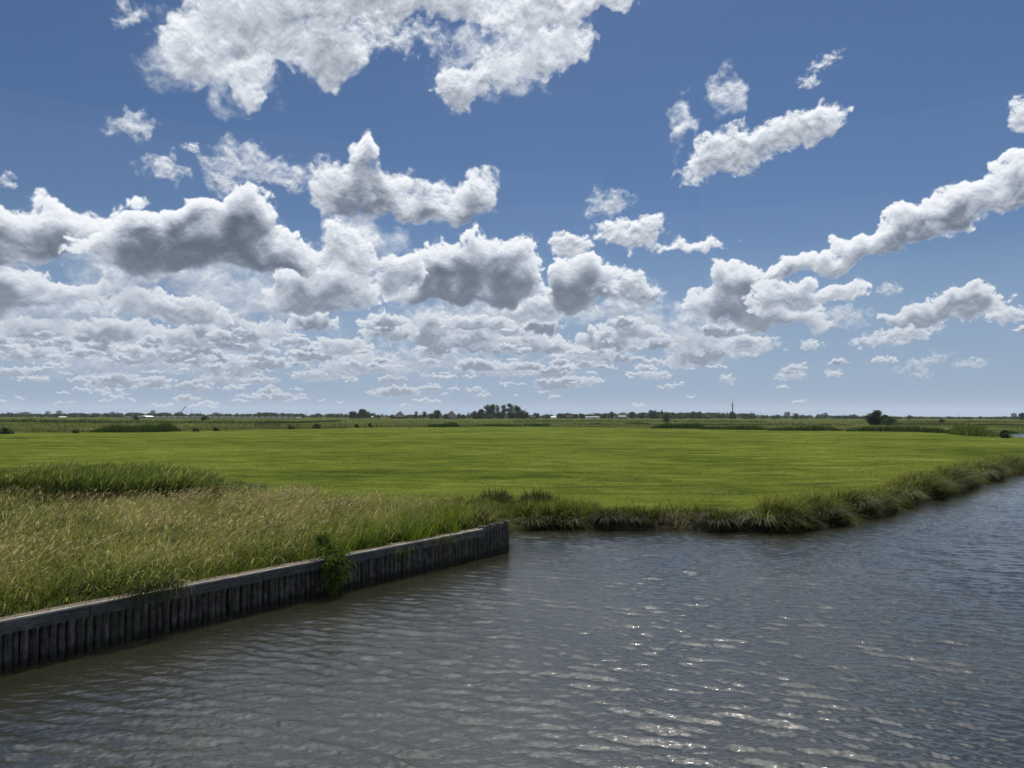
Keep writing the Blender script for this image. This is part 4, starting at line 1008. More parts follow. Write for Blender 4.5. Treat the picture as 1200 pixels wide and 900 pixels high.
for a in [
 ('poplar_tree', 405.3, 484, 2.6, 900, 'spire', dk, 'tiny pointed tree at the left end of the first dark tree group', GA, 500),
 ('broadleaf_tree', 413, 482.2, 9.5, 900, 'round', dk, 'left dome of the first dark tree group', GA, 1500),
 ('broadleaf_tree', 424.5, 480.0, 10.5, 900, 'round', dk, 'tallest dome in the middle of the first dark tree group', GA, 1600),
 ('broadleaf_tree', 420, 484, 9, 880, 'bush', dk, 'low tree filling the front of the first dark tree group', GA, 1000),
 ('broadleaf_tree', 430.5, 482.0, 6, 905, 'tall', dk, 'right shoulder tree of the first dark tree group', GA, 900),
 ('broadleaf_tree', 436, 484.0, 8.5, 900, 'round', dk, 'low tree just above the tiny white house', GA, 1100),
 ('broadleaf_tree', 443, 486.2, 5, 890, 'bush', dk, 'last small tree right of the tiny white house', GA, 700),
 ('broadleaf_tree', 460, 485.8, 6, 880, 'bush', dk, 'low tree against the left side of the first pyramid roof farm', GA, 700),
 ('broadleaf_tree', 476, 486.6, 6, 880, 'bush', dk, 'low tree against the right side of the first pyramid roof farm', GA, 700),
 ('broadleaf_tree', 487.3, 482.3, 5.0, 880, 'tall', dk, 'upright tree standing alone right of the first pyramid roof farm', GA, 1000),
 ('broadleaf_tree', 484, 486.8, 6, 870, 'bush', dk, 'bush at the foot of the upright tree by the first farm', GA, 600),
 ('broadleaf_tree', 492.3, 485.4, 2.4, 870, 'bush', dk, 'tiny round tree between the two upright trees', GA, 400),
 ('broadleaf_tree', 497.5, 482.3, 5.2, 880, 'tall', dk, 'second upright tree halfway between the two farms', GA, 1000),
 ('broadleaf_tree', 506, 484.6, 8, 880, 'round', dk, 'rounded tree to the right of the second upright tree', GA, 1100),
 ('broadleaf_tree', 512, 481.2, 8.6, 890, 'round', dk, 'high crown just left of the second pyramid roof farm', GA, 1500),
 ('broadleaf_tree', 516.8, 483.0, 3, 900, 'loose', md, 'thin light tree touching the second pyramid roof farm', GA, 400),
 ('broadleaf_tree', 522.5, 484.6, 6, 860, 'bush', dk, 'tree against the left slope of the second pyramid roof', GA, 900),
 ('broadleaf_tree', 538, 484.5, 4.6, 880, 'round', dk, 'tree against the right slope of the second pyramid roof', GA, 700),
 ('broadleaf_tree', 543.5, 485.6, 6, 880, 'bush', dk, 'low trees between the second farm and the grove', GA, 700),
 ('broadleaf_tree', 549.3, 483.3, 4.6, 890, 'loose', md, 'lighter open tree before the left end of the grove', GA, 700),
 ('broadleaf_tree', 557.5, 482.0, 11, 880, 'bush', dk, 'sloping left end of the big grove', GG, 1500),
 ('broadleaf_tree', 564.5, 479.6, 10, 880, 'round', dk, 'middle height tree in the left half of the big grove', GG, 1600),
 ('poplar_tree', 571.3, 474.0, 8.0, 900, 'tall', dk, 'left one of the three tallest crowns of the grove', GG, 2200),
 ('poplar_tree', 577.2, 473.4, 7.0, 900, 'tall', dk, 'middle one of the three tallest crowns of the grove', GG, 2200),
 ('poplar_tree', 582.8, 474.0, 5.6, 900, 'tall', dk, 'narrow crown left of the notch in the grove', GG, 1800),
 ('poplar_tree', 590.6, 473.2, 6.0, 905, 'tall', dk, 'first tall crown right of the notch in the grove', GG, 2000),
 ('poplar_tree', 597.5, 473.0, 7.5, 900, 'tall', dk, 'tall crown in the right half of the grove', GG, 2200),
 ('poplar_tree', 605.8, 474.8, 7.5, 900, 'tall', dk, 'stepped crown at the right shoulder of the grove', GG, 2200),
 ('broadleaf_tree', 611.6, 478.6, 9, 890, 'round', dk, 'descending tree at the right end of the grove', GG, 1500),
 ('broadleaf_tree', 617, 483.6, 7, 885, 'bush', dk, 'lowest tree at the right foot of the grove', GG, 1000),
 ('broadleaf_tree', 586, 482.6, 14, 860, 'round', dk, 'low dark tree closing the front of the grove', GG, 1500),
 ('broadleaf_tree', 573, 484.6, 12, 858, 'bush', md, 'low lighter bushy tree at the front left of the grove', GG, 1200),
 ('broadleaf_tree', 600, 483.5, 13, 860, 'round', dk, 'low tree at the front right of the grove', GG, 1300),
 ('broadleaf_tree', 628.5, 484.2, 9.5, 950, 'round', dk, 'rounded tree behind the dull brick house right of the grove', GM, 1100),
 ('broadleaf_tree', 640.5, 486.0, 9, 950, 'bush', dk, 'low tree left of the small white shed', GM, 900),
 ('broadleaf_tree', 656.5, 484.2, 6.5, 1000, 'round', dk, 'tree directly right of the small white shed', GM, 900),
 ('broadleaf_tree', 664.5, 484.0, 8, 1000, 'broad', dk, 'flat topped pair of crowns left of the long pale shed', GM, 1000),
 ('broadleaf_tree', 674, 485.4, 8, 960, 'round', dk, 'dark tree two crowns left of the long pale shed', GM, 1000),
 ('broadleaf_tree', 682, 485.2, 7.5, 960, 'round', dk, 'dark tree touching the left end of the long pale shed', GM, 1000),
 ('broadleaf_tree', 692.6, 482.8, 3.6, 1010, 'spire', dk, 'pointed tree sticking up behind the long pale shed', GM, 600),
 ('broadleaf_tree', 706.5, 484.8, 9, 980, 'round', dk, 'tree at the right end of the long pale shed', GM, 1000),
 ('broadleaf_tree', 717, 482.4, 6.5, 990, 'round', dk, 'round topped tree above the tiny white gable', GM, 1000),
 ('broadleaf_tree', 733, 484.8, 7.5, 980, 'round', dk, 'dark tree right of the tiny white gable', GM, 900),
 ('broadleaf_tree', 741, 482.2, 7, 980, 'spire', dk, 'dark pointed tree halfway between gable and church spire', GM, 1000),
 ('broadleaf_tree', 752, 483.6, 8, 1000, 'round', dk, 'dark tree left of the high crown by the church', GM, 1000),
 ('broadleaf_tree', 764.6, 480.6, 9, 1000, 'round', dk, 'high rounded crown just left of the church spire', GM, 1500),
 ('broadleaf_tree', 771, 483.6, 5, 1000, 'bush', md, 'tree at the left foot of the church spire', GM, 700),
 ('broadleaf_tree', 788, 483.8, 10, 1050, 'round', md, 'broad tree behind the pale willow', GM, 1000),
 ('broadleaf_tree', 796, 485.2, 8, 1000, 'bush', dk, 'dark tree right of the pale willow', GM, 800),
 ('broadleaf_tree', 812.5, 482.6, 9.5, 1050, 'round', dk, 'left crown of the high wood between willow and tower', GM, 1200),
 ('broadleaf_tree', 820, 482.6, 9, 1050, 'round', dk, 'middle crown of the high wood between willow and tower', GM, 1200),
 ('broadleaf_tree', 829, 484.0, 9, 1050, 'broad', dk, 'right crown of the high wood between willow and tower', GM, 1000),
 ('broadleaf_tree', 846, 484.8, 9, 1050, 'round', md, 'tree left of the tower foot', GM, 900),
 ('broadleaf_tree', 858.5, 482.4, 8.5, 1000, 'bush', dk, 'tree hiding the foot of the tall tower', GM, 1100),
 ('broadleaf_tree', 872, 484.9, 9, 1050, 'round', md, 'tree right of the tower foot', GM, 900),
 ('broadleaf_tree', 933, 484.6, 8.0, 1000, 'round', md, 'rounded tree just right of the grey tower block', GR, 1000),
 ('broadleaf_tree', 990.5, 486.6, 8, 1000, 'broad', dk, 'low tree between the stepped block and the loop shaped tree', GR, 800),
 ('broadleaf_tree', 1002, 485.6, 7, 1000, 'loose', md, 'open crowned tree with sky showing through, left of the lone round tree', GR, 550),
 ('broadleaf_tree', 1013, 487.6, 6.5, 1000, 'bush', dk, 'small bush tree next to the lone round tree on its left', GR, 700),
 ('broadleaf_tree', 1065, 486.0, 7.0, 900, 'round', dk, 'round tree in the tree line right of the lone round tree', GR, 1000),
 ('broadleaf_tree', 1054, 488.2, 6, 900, 'bush', dk, 'small tree between the lone round tree and its right neighbour', GR, 600),
 ('broadleaf_tree', 1136, 488.4, 9, 1000, 'round', dk, 'slightly raised crown in the right tree line', GR, 800),
 ('broadleaf_tree', 1170, 488.2, 7, 1000, 'round', dk, 'tree left of the two rightmost block shapes', GR, 700),
 ('broadleaf_tree', 1198, 484.0, 6.5, 900, 'broad', dk, 'tall tree cut by the right edge of the picture', GR, 1000),
]: tree(*a[:9], n=a[9])
# nearer bushes and trees standing in the marsh
def near_tree(name, px, ybase, ytop, wpx, kind, mat, label, n, base_f=.05, group=None):
    x, y = on_level(px, ybase, FG); return tree(name, px, ytop, wpx, y, kind, mat, label, group, n, base_f)
near_tree('round_tree', 1026, 498.4, 481.4, 15.5, 'round', dk, 'big dark round tree standing alone in the marsh right of centre', 9000, .04)
near_tree('bush', 1043, 498.6, 487.5, 15, 'bush', md, 'lower bush leaning against the right side of the lone round tree', 5000, .02)
near_tree('bush', 1037.5, 498, 486, 7, 'bush', dk, 'dark bush directly joined to the lone round tree', 2500, .02)
near_tree('bush', 1177.5, 513.2, 504.8, 10.5, 'bush', dk, 'dark rounded bush at the left end of the little pool', 5000, .0)
near_tree('bush', 1103, 495.6, 490.6, 7.5, 'bush', dk, 'small dark bush in the marsh between the lone tree and the pool', 1500, .0)
near_tree('bush', 241, 493.0, 487.6, 10.5, 'bush', dk, 'dark bush in front of the pale glasshouses at the left', 2500, .0)
near_tree('bush', 159, 492.4, 487.4, 7, 'bush', dk, 'dark bush beside the white arched shed at the left', 1500, .0)
near_tree('willow_tree', 781.5, 496.4, 483.0, 10, 'bush', pl, 'pale grey-green willow in front of the church spire', 4500, .02)
near_tree('bush', 90, 507.6, 503.0, 7, 'bush', md, 'small bush at the field edge left of the green thicket', 1500, .0)
near_tree('bush', 6, 508.6, 501.5, 15, 'bush', md, 'grey green bush at the field edge in the left corner', 3000, .0)
near_tree('bush', 229, 505.8, 501.6, 8, 'bush', md, 'bush at the field edge between the thicket and the gate', 1500, .0)
near_tree('bush', 253, 505.0, 500.8, 7, 'bush', dk, 'dark bush at the field edge just left of the gate', 1500, .0)
near_tree('bush', 341, 503.0, 497.8, 9, 'bush', md, 'bush right of the wooden gate', 1800, .0)
near_tree('bush', 372, 502.4, 496.4, 12, 'bush', md, 'greyish bush between the gate and the leaning posts', 2200, .0)
near_tree('bush', 418, 501.2, 496.4, 5, 'bush', md, 'small bush right of the leaning posts', 1200, .0)
near_tree('bush', 434, 500.8, 495.8, 5, 'bush', md, 'small bush below the tiny white house', 1200, .0)

# the continuous low wood of the horizon, seen as one mass
TOP = [(-170, 485.4), (0, 485.2), (40, 485.8), (60, 485.6), (110, 485.2), (150, 485.4), (185, 484.8), (230, 485.8), (300, 486), (310, 484.3), (328, 484.6), (345, 485.7), (400, 486.4), (450, 487), (550, 487), (640, 486.5), (700, 485.6), (760, 484.6), (810, 484.2), (850, 485.4), (880, 485.6), (905, 487.2), (960, 487.6), (1020, 488), (1050, 489), (1110, 489.2), (1200, 489.4), (1350, 489.6)]
cs = []; ss = []
for k in range(1500):
    px = F_.uniform(-170, 1350); D = F_.uniform(1000, 1400); x, y = spot(px, D)
    yt = np.interp(px, [a for a, b in TOP], [b for a, b in TOP]) + F_.normal(-.45, .6) + .6 * gnoise(np.array([px * .07]), np.array([0.5]))[0]
    h = max(3.5, at_depth(px, yt, D)[1] - FG); w = F_.uniform(.7, 1.4) * max(h, 6) + 4
    C_ = crown_np(w, h, h * .05, 'round' if F_.rand() < .7 else 'broad', 70, 1, F_); C_ += np.array([x, y, FG]); cs.append(C_); ss.append(np.full(70, h * .24))
cs = np.concatenate(cs); ss = np.concatenate(ss)
tag(blades_obj('far_wood', [leaf_cloud(cs, ss * F_.uniform(.7, 1.4, len(ss)), np.clip(F_.normal(.5, .25, len(ss)), 0, 1), .1, .8)], M['leaf']), 'low hazy belt of distant woods along the whole horizon', 'wood', kind='stuff')

# ------------------------------------------------------------------ buildings
def P_(bm, name, mat, parent): return link(name, bm_mesh(name, bm), mat, parent)
def z_at(px, py, D): return at_depth(px, py, D)[1]
def pyramid_farm(px, D, wpx, ytop, label, rz):
    x, y = spot(px, D); t = thing('farmhouse', (x, y, FG), label, 'farmhouse', 'pyramid roof farmhouses', rz)
    w = wpx / FPX * D * .80; h = z_at(px, ytop, D) - FG; e = h * .26
    bm = bmesh.new(); bm_box(bm, (0, 0, e / 2 - .2), (w * .92, w * .92, e + .4)); P_(bm, 'wall', M['brick'], t)
    bm = bmesh.new(); o = w * .54; r = w * .05
    lo = [bm.verts.new(p) for p in ((-o, -o, e - .3), (o, -o, e - .3), (o, o, e - .3), (-o, o, e - .3))]; hi = [bm.verts.new(p) for p in ((-r, -r * .3, h), (r, -r * .3, h), (r, r * .3, h), (-r, r * .3, h))]
    for i in range(4): bm.faces.new((lo[i], lo[(i + 1) % 4], hi[(i + 1) % 4], hi[i]))
    bm.faces.new(hi); bm.faces.new(lo[::-1]); rf = P_(bm, 'roof', M['rooftile'], t)
    bm = bmesh.new(); bm_box(bm, (w * .1, 0, h * 1.0), (.9, .9, 1.6)); P_(bm, 'chimney', M['brick'], rf)
    for k in range(4):
        bm = bmesh.new(); bm_box(bm, (-w * .33 + k * w * .2, -w * .46 - .02, e * .5), (1.1, .12, 1.5)); P_(bm, 'window', M['window'], t)
    bm = bmesh.new(); bm_box(bm, (w * .38, -w * .46 - .02, 1.2), (1.8, .14, 2.4)); P_(bm, 'barn_door', M['postwood'], t)
    return t
pyramid_farm(468.5, 895, 19, 482.4, 'pyramid roofed farmhouse right of the first dark tree group', .2)
pyramid_farm(529, 885, 18, 482.0, 'pyramid roofed farmhouse half hidden by trees left of the big grove', -.15)
def house(px, D, wpx, ytop, label, cat='house', wallm=None, roofm=None, name='house', rz=0.0, flat=False, group=None, roof_f=.5, dep=.7, nwin=3):
    x, y = spot(px, D); t = thing(name, (x, y, FG), label, cat, group, rz)
    w = wpx / FPX * D; h = z_at(px, ytop, D) - FG; e = h * (1 - roof_f); d = min(w * dep, 14)
    bm = bmesh.new(); bm_box(bm, (0, 0, e / 2 - .2), (w, d, e + .4)); P_(bm, 'wall', wallm or M['brick'], t)
    bm = bmesh.new(); a = [bm.verts.new(p) for p in ((-w * .53, -d * .55, e - .05), (w * .53, -d * .55, e - .05), (w * .53, d * .55, e - .05), (-w * .53, d * .55, e - .05))]; b = [bm.verts.new((-w * .53, 0, h)), bm.verts.new((w * .53, 0, h))]
    bm.faces.new((a[0], a[1], b[1], b[0])); bm.faces.new((a[2], a[3], b[0], b[1])); bm.faces.new((a[1], a[2], b[1])); bm.faces.new((a[3], a[0], b[0])); bm.faces.new(a[::-1]); P_(bm, 'roof', roofm or M['rooftile'], t)
    for k in range(nwin):
        bm = bmesh.new(); bm_box(bm, (-w * .35 + k * w * .7 / max(1, nwin - 1), -d / 2 - .03, e * .55), (1.2, .12, min(1.5, e * .5))); P_(bm, 'window', M['window'], t)
    bm = bmesh.new(); bm_box(bm, (w * .12, -d / 2 - .04, min(1.05, e * .45)), (1.1, .12, min(2.1, e * .9))); P_(bm, 'door', M['postwood'], t)
    return t
house(436.5, 880, 2.6, 487.4, 'tiny white house under the first dark tree group', wallm=M['whitewash'], roofm=M['whitewash'], roof_f=.4, nwin=2)
house(624, 930, 7.5, 487.0, 'dull brick house between the grove and the white shed', wallm=M['brick'], roofm=M['rooftile'], roof_f=.6)
house(648.5, 920, 6, 488.1, 'small bright white shed left of the long pale shed', 'shed', M['whitewash'], M['whitewash'], 'shed', roof_f=.3, nwin=2)
house(694, 940, 15.5, 487.7, 'long pale shed with a low roof in the middle tree line', 'shed', M['whitewash'], M['concrete'], 'shed', roof_f=.35, nwin=5, dep=.5)
house(667, 985, 6, 486.4, 'brick house squeezed in the trees left of the long pale shed', wallm=M['brick'], roofm=M['redtile'], roof_f=.6)
house(720.5, 930, 3.2, 487.8, 'tiny white gable right of the long pale shed', 'house', M['whitewash'], M['rooftile'], roof_f=.3, nwin=2)
house(729, 960, 9, 486.2, 'grey roofed house behind the tiny white gable', wallm=M['brick'], roofm=M['concrete'], roof_f=.6)
house(829, 1010, 6, 485.6, 'red roofed house in the high wood left of the tower', wallm=M['brick'], roofm=M['redtile'], roof_f=.55)
house(532, 860, 6, 489.0, 'low grey barn in front of the second pyramid roof farm', 'barn', M['steel'], M['rooftile'], 'barn', roof_f=.3, nwin=2)
house(74, 1000, 7.5, 488.0, 'bright white roofed shed below the left high blocks', 'shed', M['whitewash'], M['whitewash'], 'shed', roof_f=.5, nwin=2)
# arched white shed
def arched_shed(px, D, wpx, ytop, label):
    x, y = spot(px, D); t = thing('arched_shed', (x, y, FG), label, 'shed'); w = wpx / FPX * D; h = z_at(px, ytop, D) - FG; d = 20; n = 14
    bm = bmesh.new(); fr = []; bk = []
    for k in range(n + 1):
        a = math.pi * k / n; cx, cz = -math.cos(a) * w / 2, math.sin(a) ** .7 * h
        fr.append(bm.verts.new((cx, -d / 2, cz))); bk.append(bm.verts.new((cx, d / 2, cz)))
    for k in range(n): bm.faces.new((fr[k], fr[k + 1], bk[k + 1], bk[k]))
    bm.faces.new(fr[::-1]); bm.faces.new(bk); P_(bm, 'roof', M['whitewash'], t)
    bm = bmesh.new(); bm_box(bm, (0, -d / 2 - .05, h * .3), (w * .2, .15, h * .6)); P_(bm, 'door', M['steel'], t)
arched_shed(170, 900, 14, 487.1, 'white arched shed beside a dark bush at the left')
x, y = spot(250, 900)
gl = thing('glasshouse_row', (x, y, FG), 'long low pale glasshouse roofs under the left skyline', 'glasshouse')
bm = bmesh.new()
for k in range(30):
    xx = (k - 15) * 7.0; v = [bm.verts.new(p) for p in ((xx, -10, .1), (xx + 6.9, -10, .1), (xx + 6.9, -10, 1.2), (xx + 3.45, -10, 1.7), (xx, -10, 1.2))]; u = [bm.verts.new((q.co.x, 10, q.co.z)) for q in v]
    bm.faces.new(v); bm.faces.new(u[::-1]); [bm.faces.new((v[i], u[i], u[(i + 1) % 5], v[(i + 1) % 5])) for i in range(5)]
P_(bm, 'glass_roof', M['concrete'], gl)
def block(px, D, wpx, ytop, label, floors=8, step=None, name='apartment_block', mat=None, group='high blocks of the distant town', rz=0.0):
    x, y = spot(px, D); t = thing(name, (x, y, FG), label, 'apartment block', group, rz)
    w = wpx / FPX * D; h = z_at(px, ytop, D) - FG; d = max(12, w * .4)
    bm = bmesh.new(); bm_box(bm, (0, 0, h / 2), (w, d, h)); P_(bm, 'wall', mat or M['concrete'], t)
    bm = bmesh.new(); bm_box(bm, (w * .1, 0, h + 1.0), (w * .3, d * .4, 2.2)); P_(bm, 'roof_housing', mat or M['concrete'], t)
    if step:
        for (a, b, hh) in step: bm = bmesh.new(); bm_box(bm, (a * w, .4, hh * h / 2), (b * w, d * .96, hh * h)); P_(bm, 'wing', mat or M['concrete'], t)
    for k in range(floors):
        bm = bmesh.new(); bm_box(bm, (0, -d / 2 - .05, h * (k + .6) / floors), (w * .9, .2, h / floors * .42)); P_(bm, 'window_band', M['window'], t)
    return t
BL = [(29, 2600, 12, 483.2, 'long flat block at the far left, right of the steam plume', 6), (56, 3000, 3.6, 482.3, 'small square block left of the tallest block at the left', 8),
      (69.5, 3000, 5.2, 481.6, 'squat tall block, the biggest of the left skyline', 10), (94, 2600, 8, 484.2, 'low wide block right of the biggest left block', 5),
      (112.5, 2900, 4, 484.4, 'low grey block between the wide low block and the next square block', 4), (132, 2900, 4.6, 482.8, 'square block above the left end of the green thicket', 7),
      (155, 2600, 5.0, 483.6, 'flat block above the white arched shed', 6), (163, 2700, 5, 484.2, 'lower block joined right of the flat block above the arched shed', 5),
      (179.3, 2900, 4.4, 481.2, 'slender tallest tower block of the left skyline', 12), (193, 2700, 11, 484.0, 'long low blocks right of the slender tower block', 4),
      (252.5, 2800, 6.5, 483.8, 'wide block below the thin mast right of the cranes', 6), (299.5, 2700, 3, 485.0, 'small low block before the hazy wood', 4),
      (396, 2700, 3.4, 484.9, 'left half of the stepped pale block left of the first tree group', 5), (399.8, 2720, 2.2, 484.4, 'right taller half of the stepped pale block left of the first tree group', 6),
      (922.5, 2200, 5.2, 483.2, 'pale grey tower block right of the transmission tower', 10), (1188, 2200, 3.8, 484.6, 'grey tower block near the right edge', 8)]
for a in BL: block(*a)
block(963.5, 2200, 11, 485.7, 'stepped pale block with a higher right corner', 5, step=[(.38, .22, 1.55), (-.42, .10, 1.12)])
# church with pointed spire
x, y = spot(775.7, 1120); ch = thing('church', (x, y, FG), 'church whose pointed spire rises above the middle tree line', 'church')
h = z_at(775.7, 479.6, 1120) - FG; w = 3.2
bm = bmesh.new(); bm_box(bm, (0, 0, h * .30), (w, w, h * .60)); tw = P_(bm, 'tower', M['brick'], ch)
bm = bmesh.new(); b4 = [bm.verts.new((sx * w * .56, sy * w * .56, h * .60)) for sx, sy in ((-1, -1), (1, -1), (1, 1), (-1, 1))]; ap = bm.verts.new((0, 0, h)); [bm.faces.new((b4[i], b4[(i + 1) % 4], ap)) for i in range(4)]; bm.faces.new(b4[::-1]); P_(bm, 'spire', M['rooftile'], ch)
bm = bmesh.new(); bm_box(bm, (8, 0, h * .14), (13, 8, h * .28)); P_(bm, 'nave', M['brick'], ch)
bm = bmesh.new(); a = [bm.verts.new(p) for p in ((1.7, -4.4, h * .28), (14.7, -4.4, h * .28), (14.7, 4.4, h * .28), (1.7, 4.4, h * .28))]; b = [bm.verts.new((1.7, 0, h * .45)), bm.verts.new((14.7, 0, h * .45))]
bm.faces.new((a[0], a[1], b[1], b[0])); bm.faces.new((a[2], a[3], b[0], b[1])); bm.faces.new((a[1], a[2], b[1])); bm.faces.new((a[3], a[0], b[0])); P_(bm, 'roof', M['rooftile'], ch)
# transmission tower: concrete shaft, thicker antenna drum, mast
D = 2000; x, y = spot(858.6, D); tt = thing('transmission_tower', (x, y, FG), 'tall grey transmission tower with a thick head and thin mast', 'tower')
px1 = D / FPX; z0 = z_at(858.6, 484, D); z1 = z_at(858.6, 472.6, D); z2 = z_at(858.6, 466.5, D)
bm = bmesh.new(); bm_tube(bm, (0, 0, -.5), (0, 0, z1 - FG), .78 * px1, .60 * px1, 16); P_(bm, 'shaft', M['steel'], tt)
hb = z1 - FG
bm = bmesh.new()
for f0, f1, r in ((.80, .86, 1.0), (.875, .93, .92), (.945, 1.0, .82)): bm_tube(bm, (0, 0, hb * f0), (0, 0, hb * f1), r * px1, r * px1, 20)
P_(bm, 'antenna_drum', M['steel'], tt)
bm = bmesh.new(); bm_tube(bm, (0, 0, hb), (0, 0, z2 - FG), .22 * px1, .08 * px1, 8); P_(bm, 'mast', M['steel'], tt)
# thin masts
for (px, yt, D, lab) in [(259, 480.3, 2400, 'thin mast above the wide block right of the cranes'), (358.8, 481.6, 2400, 'hair thin mast above the hazy wood between gate and first tree group'), (646.3, 480.6, 2000, 'hair thin mast above the small white shed'),
                         (843, 481.2, 2000, 'thin mast left of the transmission tower'), (880.5, 482.6, 2000, 'first thin mast right of the transmission tower'), (891, 483.2, 2000, 'second, lower mast right of the transmission tower'),
                         (42.5, 481.8, 2600, 'short mast between the long flat block and the small square block'), (218.5, 482, 2600, 'thin mast right of the lattice crane'), (234.5, 481.5, 2600, 'faint mast between the cranes and the wide block'), (1123.5, 485, 2200, 'faint mast above the right tree line')]:
    x, y = spot(px, D); t = thing('mast', (x, y, FG), lab, 'mast', 'thin masts on the skyline'); h = z_at(px, yt, D) - FG
    bm = bmesh.new(); bm_tube(bm, (0, 0, -.3), (0, 0, h), .55, .25, 6); P_(bm, 'pole', M['steel'], t)
    bm = bmesh.new(); bm_box(bm, (0, 0, h * .9), (2.4, .4, .5)); bm_box(bm, (0, 0, h * .8), (1.8, .4, .5)); P_(bm, 'antenna', M['steel'], t)
# cranes
def lattice(bm, p0, p1, w, r, n):
    p0, p1 = Vector(p0), Vector(p1); d = (p1 - p0).normalized(); s = d.cross(Vector((0, 1, 0))).normalized() * w * .5; u = Vector((0, 1, 0)) * w * .5
    cs_ = [s + u, s - u, -s - u, -s + u]
    for c in cs_: bm_tube(bm, p0 + c, p1 + c, r, r, 4)
    for k in range(n):
        a = p0.lerp(p1, k / n); b = p0.lerp(p1, (k + 1) / n)
        for i in range(4): bm_tube(bm, a + cs_[i], b + cs_[(i + 1) % 4], r * .7, r * .7, 4, False)
D = 2500
def z5(px, py): return z_at(px, py, D) - FG
k_ = D / FPX
x, y = spot(212.5, D); cr = thing('luffing_crane', (x, y, FG), 'crane with its long jib raised steeply to the right', 'crane')
bm = bmesh.new(); lattice(bm, (0, 0, 0), (0, 0, z5(212.5, 482.8)), 2.4, .35, 12); P_(bm, 'tower', M['steel'], cr)
bm = bmesh.new(); lattice(bm, (0, 0, z5(212.5, 483)), (4.6 * k_, 0, z5(212.5, 475.8)), 1.8, .35, 12); P_(bm, 'jib', M['steel'], cr)
bm = bmesh.new(); bm_box(bm, (-.8 * k_, 0, z5(212.5, 482.8)), (1.4 * k_, 2.2, 2.4)); P_(bm, 'counterweight', M['concrete'], cr)
x, y = spot(209.8, D); cr = thing('tower_crane', (x, y, FG), 'short upright crane just left of the crane with the raised jib', 'crane')
bm = bmesh.new(); lattice(bm, (0, 0, 0), (0, 0, z5(209.8, 481.6)), 2.0, .35, 12); P_(bm, 'tower', M['steel'], cr)
bm = bmesh.new(); bm_box(bm, (0, 0, z5(209.8, 481.8)), (1.3 * k_, 1.4, 1.2)); P_(bm, 'jib', M['steel'], cr)
# factory with a pointed stack between the cranes and the wide block
x, y = spot(226, D); fb = thing('factory', (x, y, FG), 'low factory with a pointed stack right of the cranes', 'factory')
bm = bmesh.new(); bm_box(bm, (1.0 * k_, 0, z5(226, 484.6) / 2), (6.2 * k_, 20, z5(226, 484.6))); P_(bm, 'hall', M['concrete'], fb)
bm = bmesh.new(); bm_tube(bm, (-1.4 * k_, 0, 0), (-1.4 * k_, 0, z5(226, 481.6)), .45 * k_, .22 * k_, 8); P_(bm, 'stack', M['steel'], fb)
# steam plume on the far left
D = 2600; x, y = spot(13, D)
bm = bmesh.new(); rs_ = random.Random(4)
for k in range(22):
    f = k / 21; cx = (4 - 10 * f) * D / FPX * .9; cz = z_at(13, 484.5, D) - FG + (f * 7.5 + rs_.uniform(-.8, .8)) * D / FPX; r = (1.0 + 1.6 * math.sin(math.pi * f)) * D / FPX * .62
    m4 = Matrix.Translation((cx + rs_.uniform(-2, 2), rs_.uniform(-4, 4), cz)) @ Matrix.Diagonal((r * 1.6, r, r * .8, 1))
    bmesh.ops.create_icosphere(bm, subdivisions=2, radius=1, matrix=m4)
m, N = new_mat('steam'); vs_ = N.node('ShaderNodeVolumePrincipled'); vs_.inputs['Color'].default_value = (.97, .97, .97, 1); vs_.inputs['Density'].default_value = .035
ps = N.node('ShaderNodeNewGeometry').outputs['Position']; N.put(vs_.inputs['Density'], N.math('MULTIPLY', N.smooth(N.noise(ps, .09, 4, .6), .42, .62), .09))
oo = N.node('ShaderNodeOutputMaterial'); N.l.new(vs_.outputs[0], oo.inputs[1])
tag(link('steam_plume', bm_mesh('steam_plume', bm), m, None, (x, y, FG)), 'white steam plume drifting at the far left horizon', 'steam', kind='stuff')
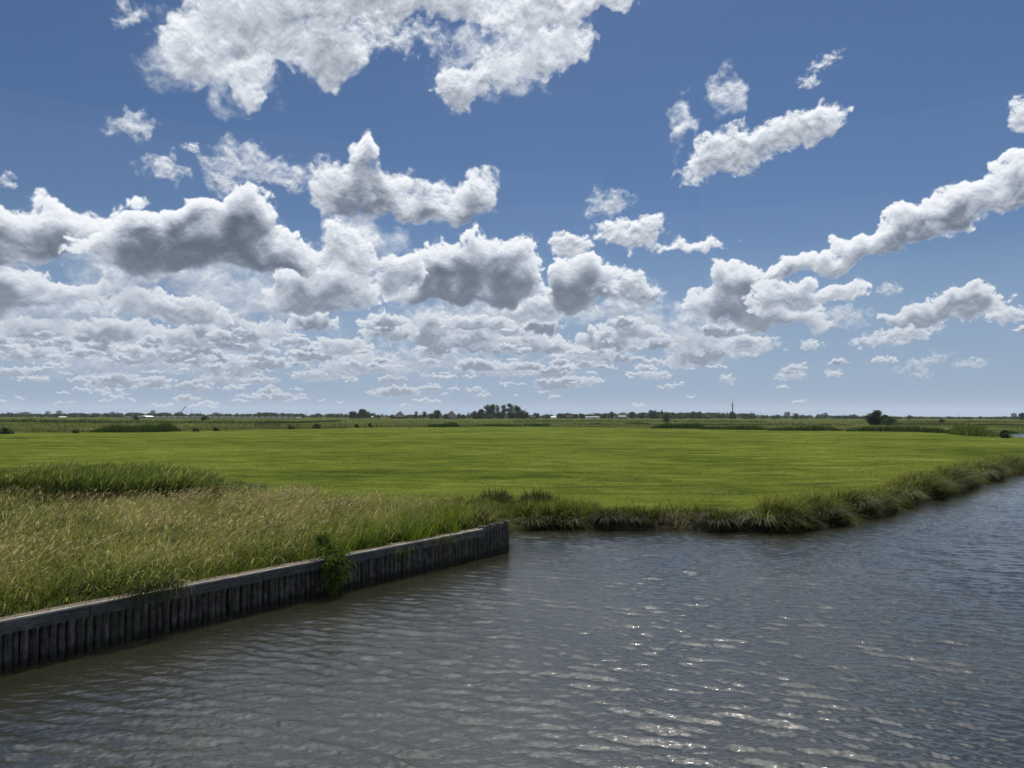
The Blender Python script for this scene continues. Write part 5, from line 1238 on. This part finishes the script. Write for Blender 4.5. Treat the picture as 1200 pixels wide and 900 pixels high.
# wooden gate and posts at the field edge
x, y = on_level(313, 502.2, FG); gt = thing('field_gate', (x, y, FG), 'old wooden field gate at the far left edge of the pasture', 'gate')
gk = y / FPX
for xx in (-13.5, -5, 5, 13.5):
    bm = bmesh.new(); bm_tube(bm, (xx * gk, 0, -.2), (xx * gk, 0, 1.9 if abs(xx) > 10 else 1.6), .13, .12, 8); P_(bm, 'post', M['postwood'], gt)
for zz in (.75, 1.15, 1.5):
    bm = bmesh.new(); bm_box(bm, (0, -.1, zz), (27 * gk, .06, .14)); P_(bm, 'rail', M['postwood'], gt)
GP = 'old posts at the far edge of the pasture'
for (px, yb, yt, ln, lab) in [(350, 502.6, 496.8, 0, 'single old post between gate and greyish bush'), (391, 502, 495.6, .05, 'thick leaning post at the left of the two posts near the scrub'), (399, 501.8, 495.4, -.08, 'right one of the two thick posts near the scrub'),
                          (405, 501.8, 497, .02, 'thin post next to the right thick post'), (427, 501.2, 496.2, .1, 'post below the first dark tree group'), (441, 501, 495.6, -.04, 'last post below the right end of the first tree group'), (480, 503.2, 501, 0, 'tiny stake in the grass below the upright tree')]:
    x, y = on_level(px, yb, FG); h = at_depth(px, yt, y)[1] - FG
    bm = bmesh.new(); bm_tube(bm, (0, 0, -.2), (ln * h, 0, h * .9), .17, .14, 9); bm_tube(bm, (ln * h, 0, h * .9), (ln * h * 1.1, 0, h), .14, .07, 9)
    tag(link('wooden_post', bm_mesh('wooden_post', bm), M['postwood'], None, (x, y, float(ground_z(np.array([x]), np.array([y]))[0]))), lab, 'post', GP)

# ------------------------------------------------------------------ haze
bm = bmesh.new(); bm_box(bm, (0, 3500, 69), (22000, 17000, 142 + 1.2))
hz_ = link('haze', bm_mesh('haze', bm), None); m, N = new_mat('haze air')
v = N.node('ShaderNodeVolumePrincipled'); v.inputs['Color'].default_value = (.80, .88, 1.0, 1); v.inputs['Density'].default_value = .00005; v.inputs['Anisotropy'].default_value = .2
oo = N.node('ShaderNodeOutputMaterial'); N.l.new(v.outputs[0], oo.inputs[1]); hz_.data.materials.append(m)
tag(hz_, 'thin bluish air over the whole polder', 'haze', kind='stuff')
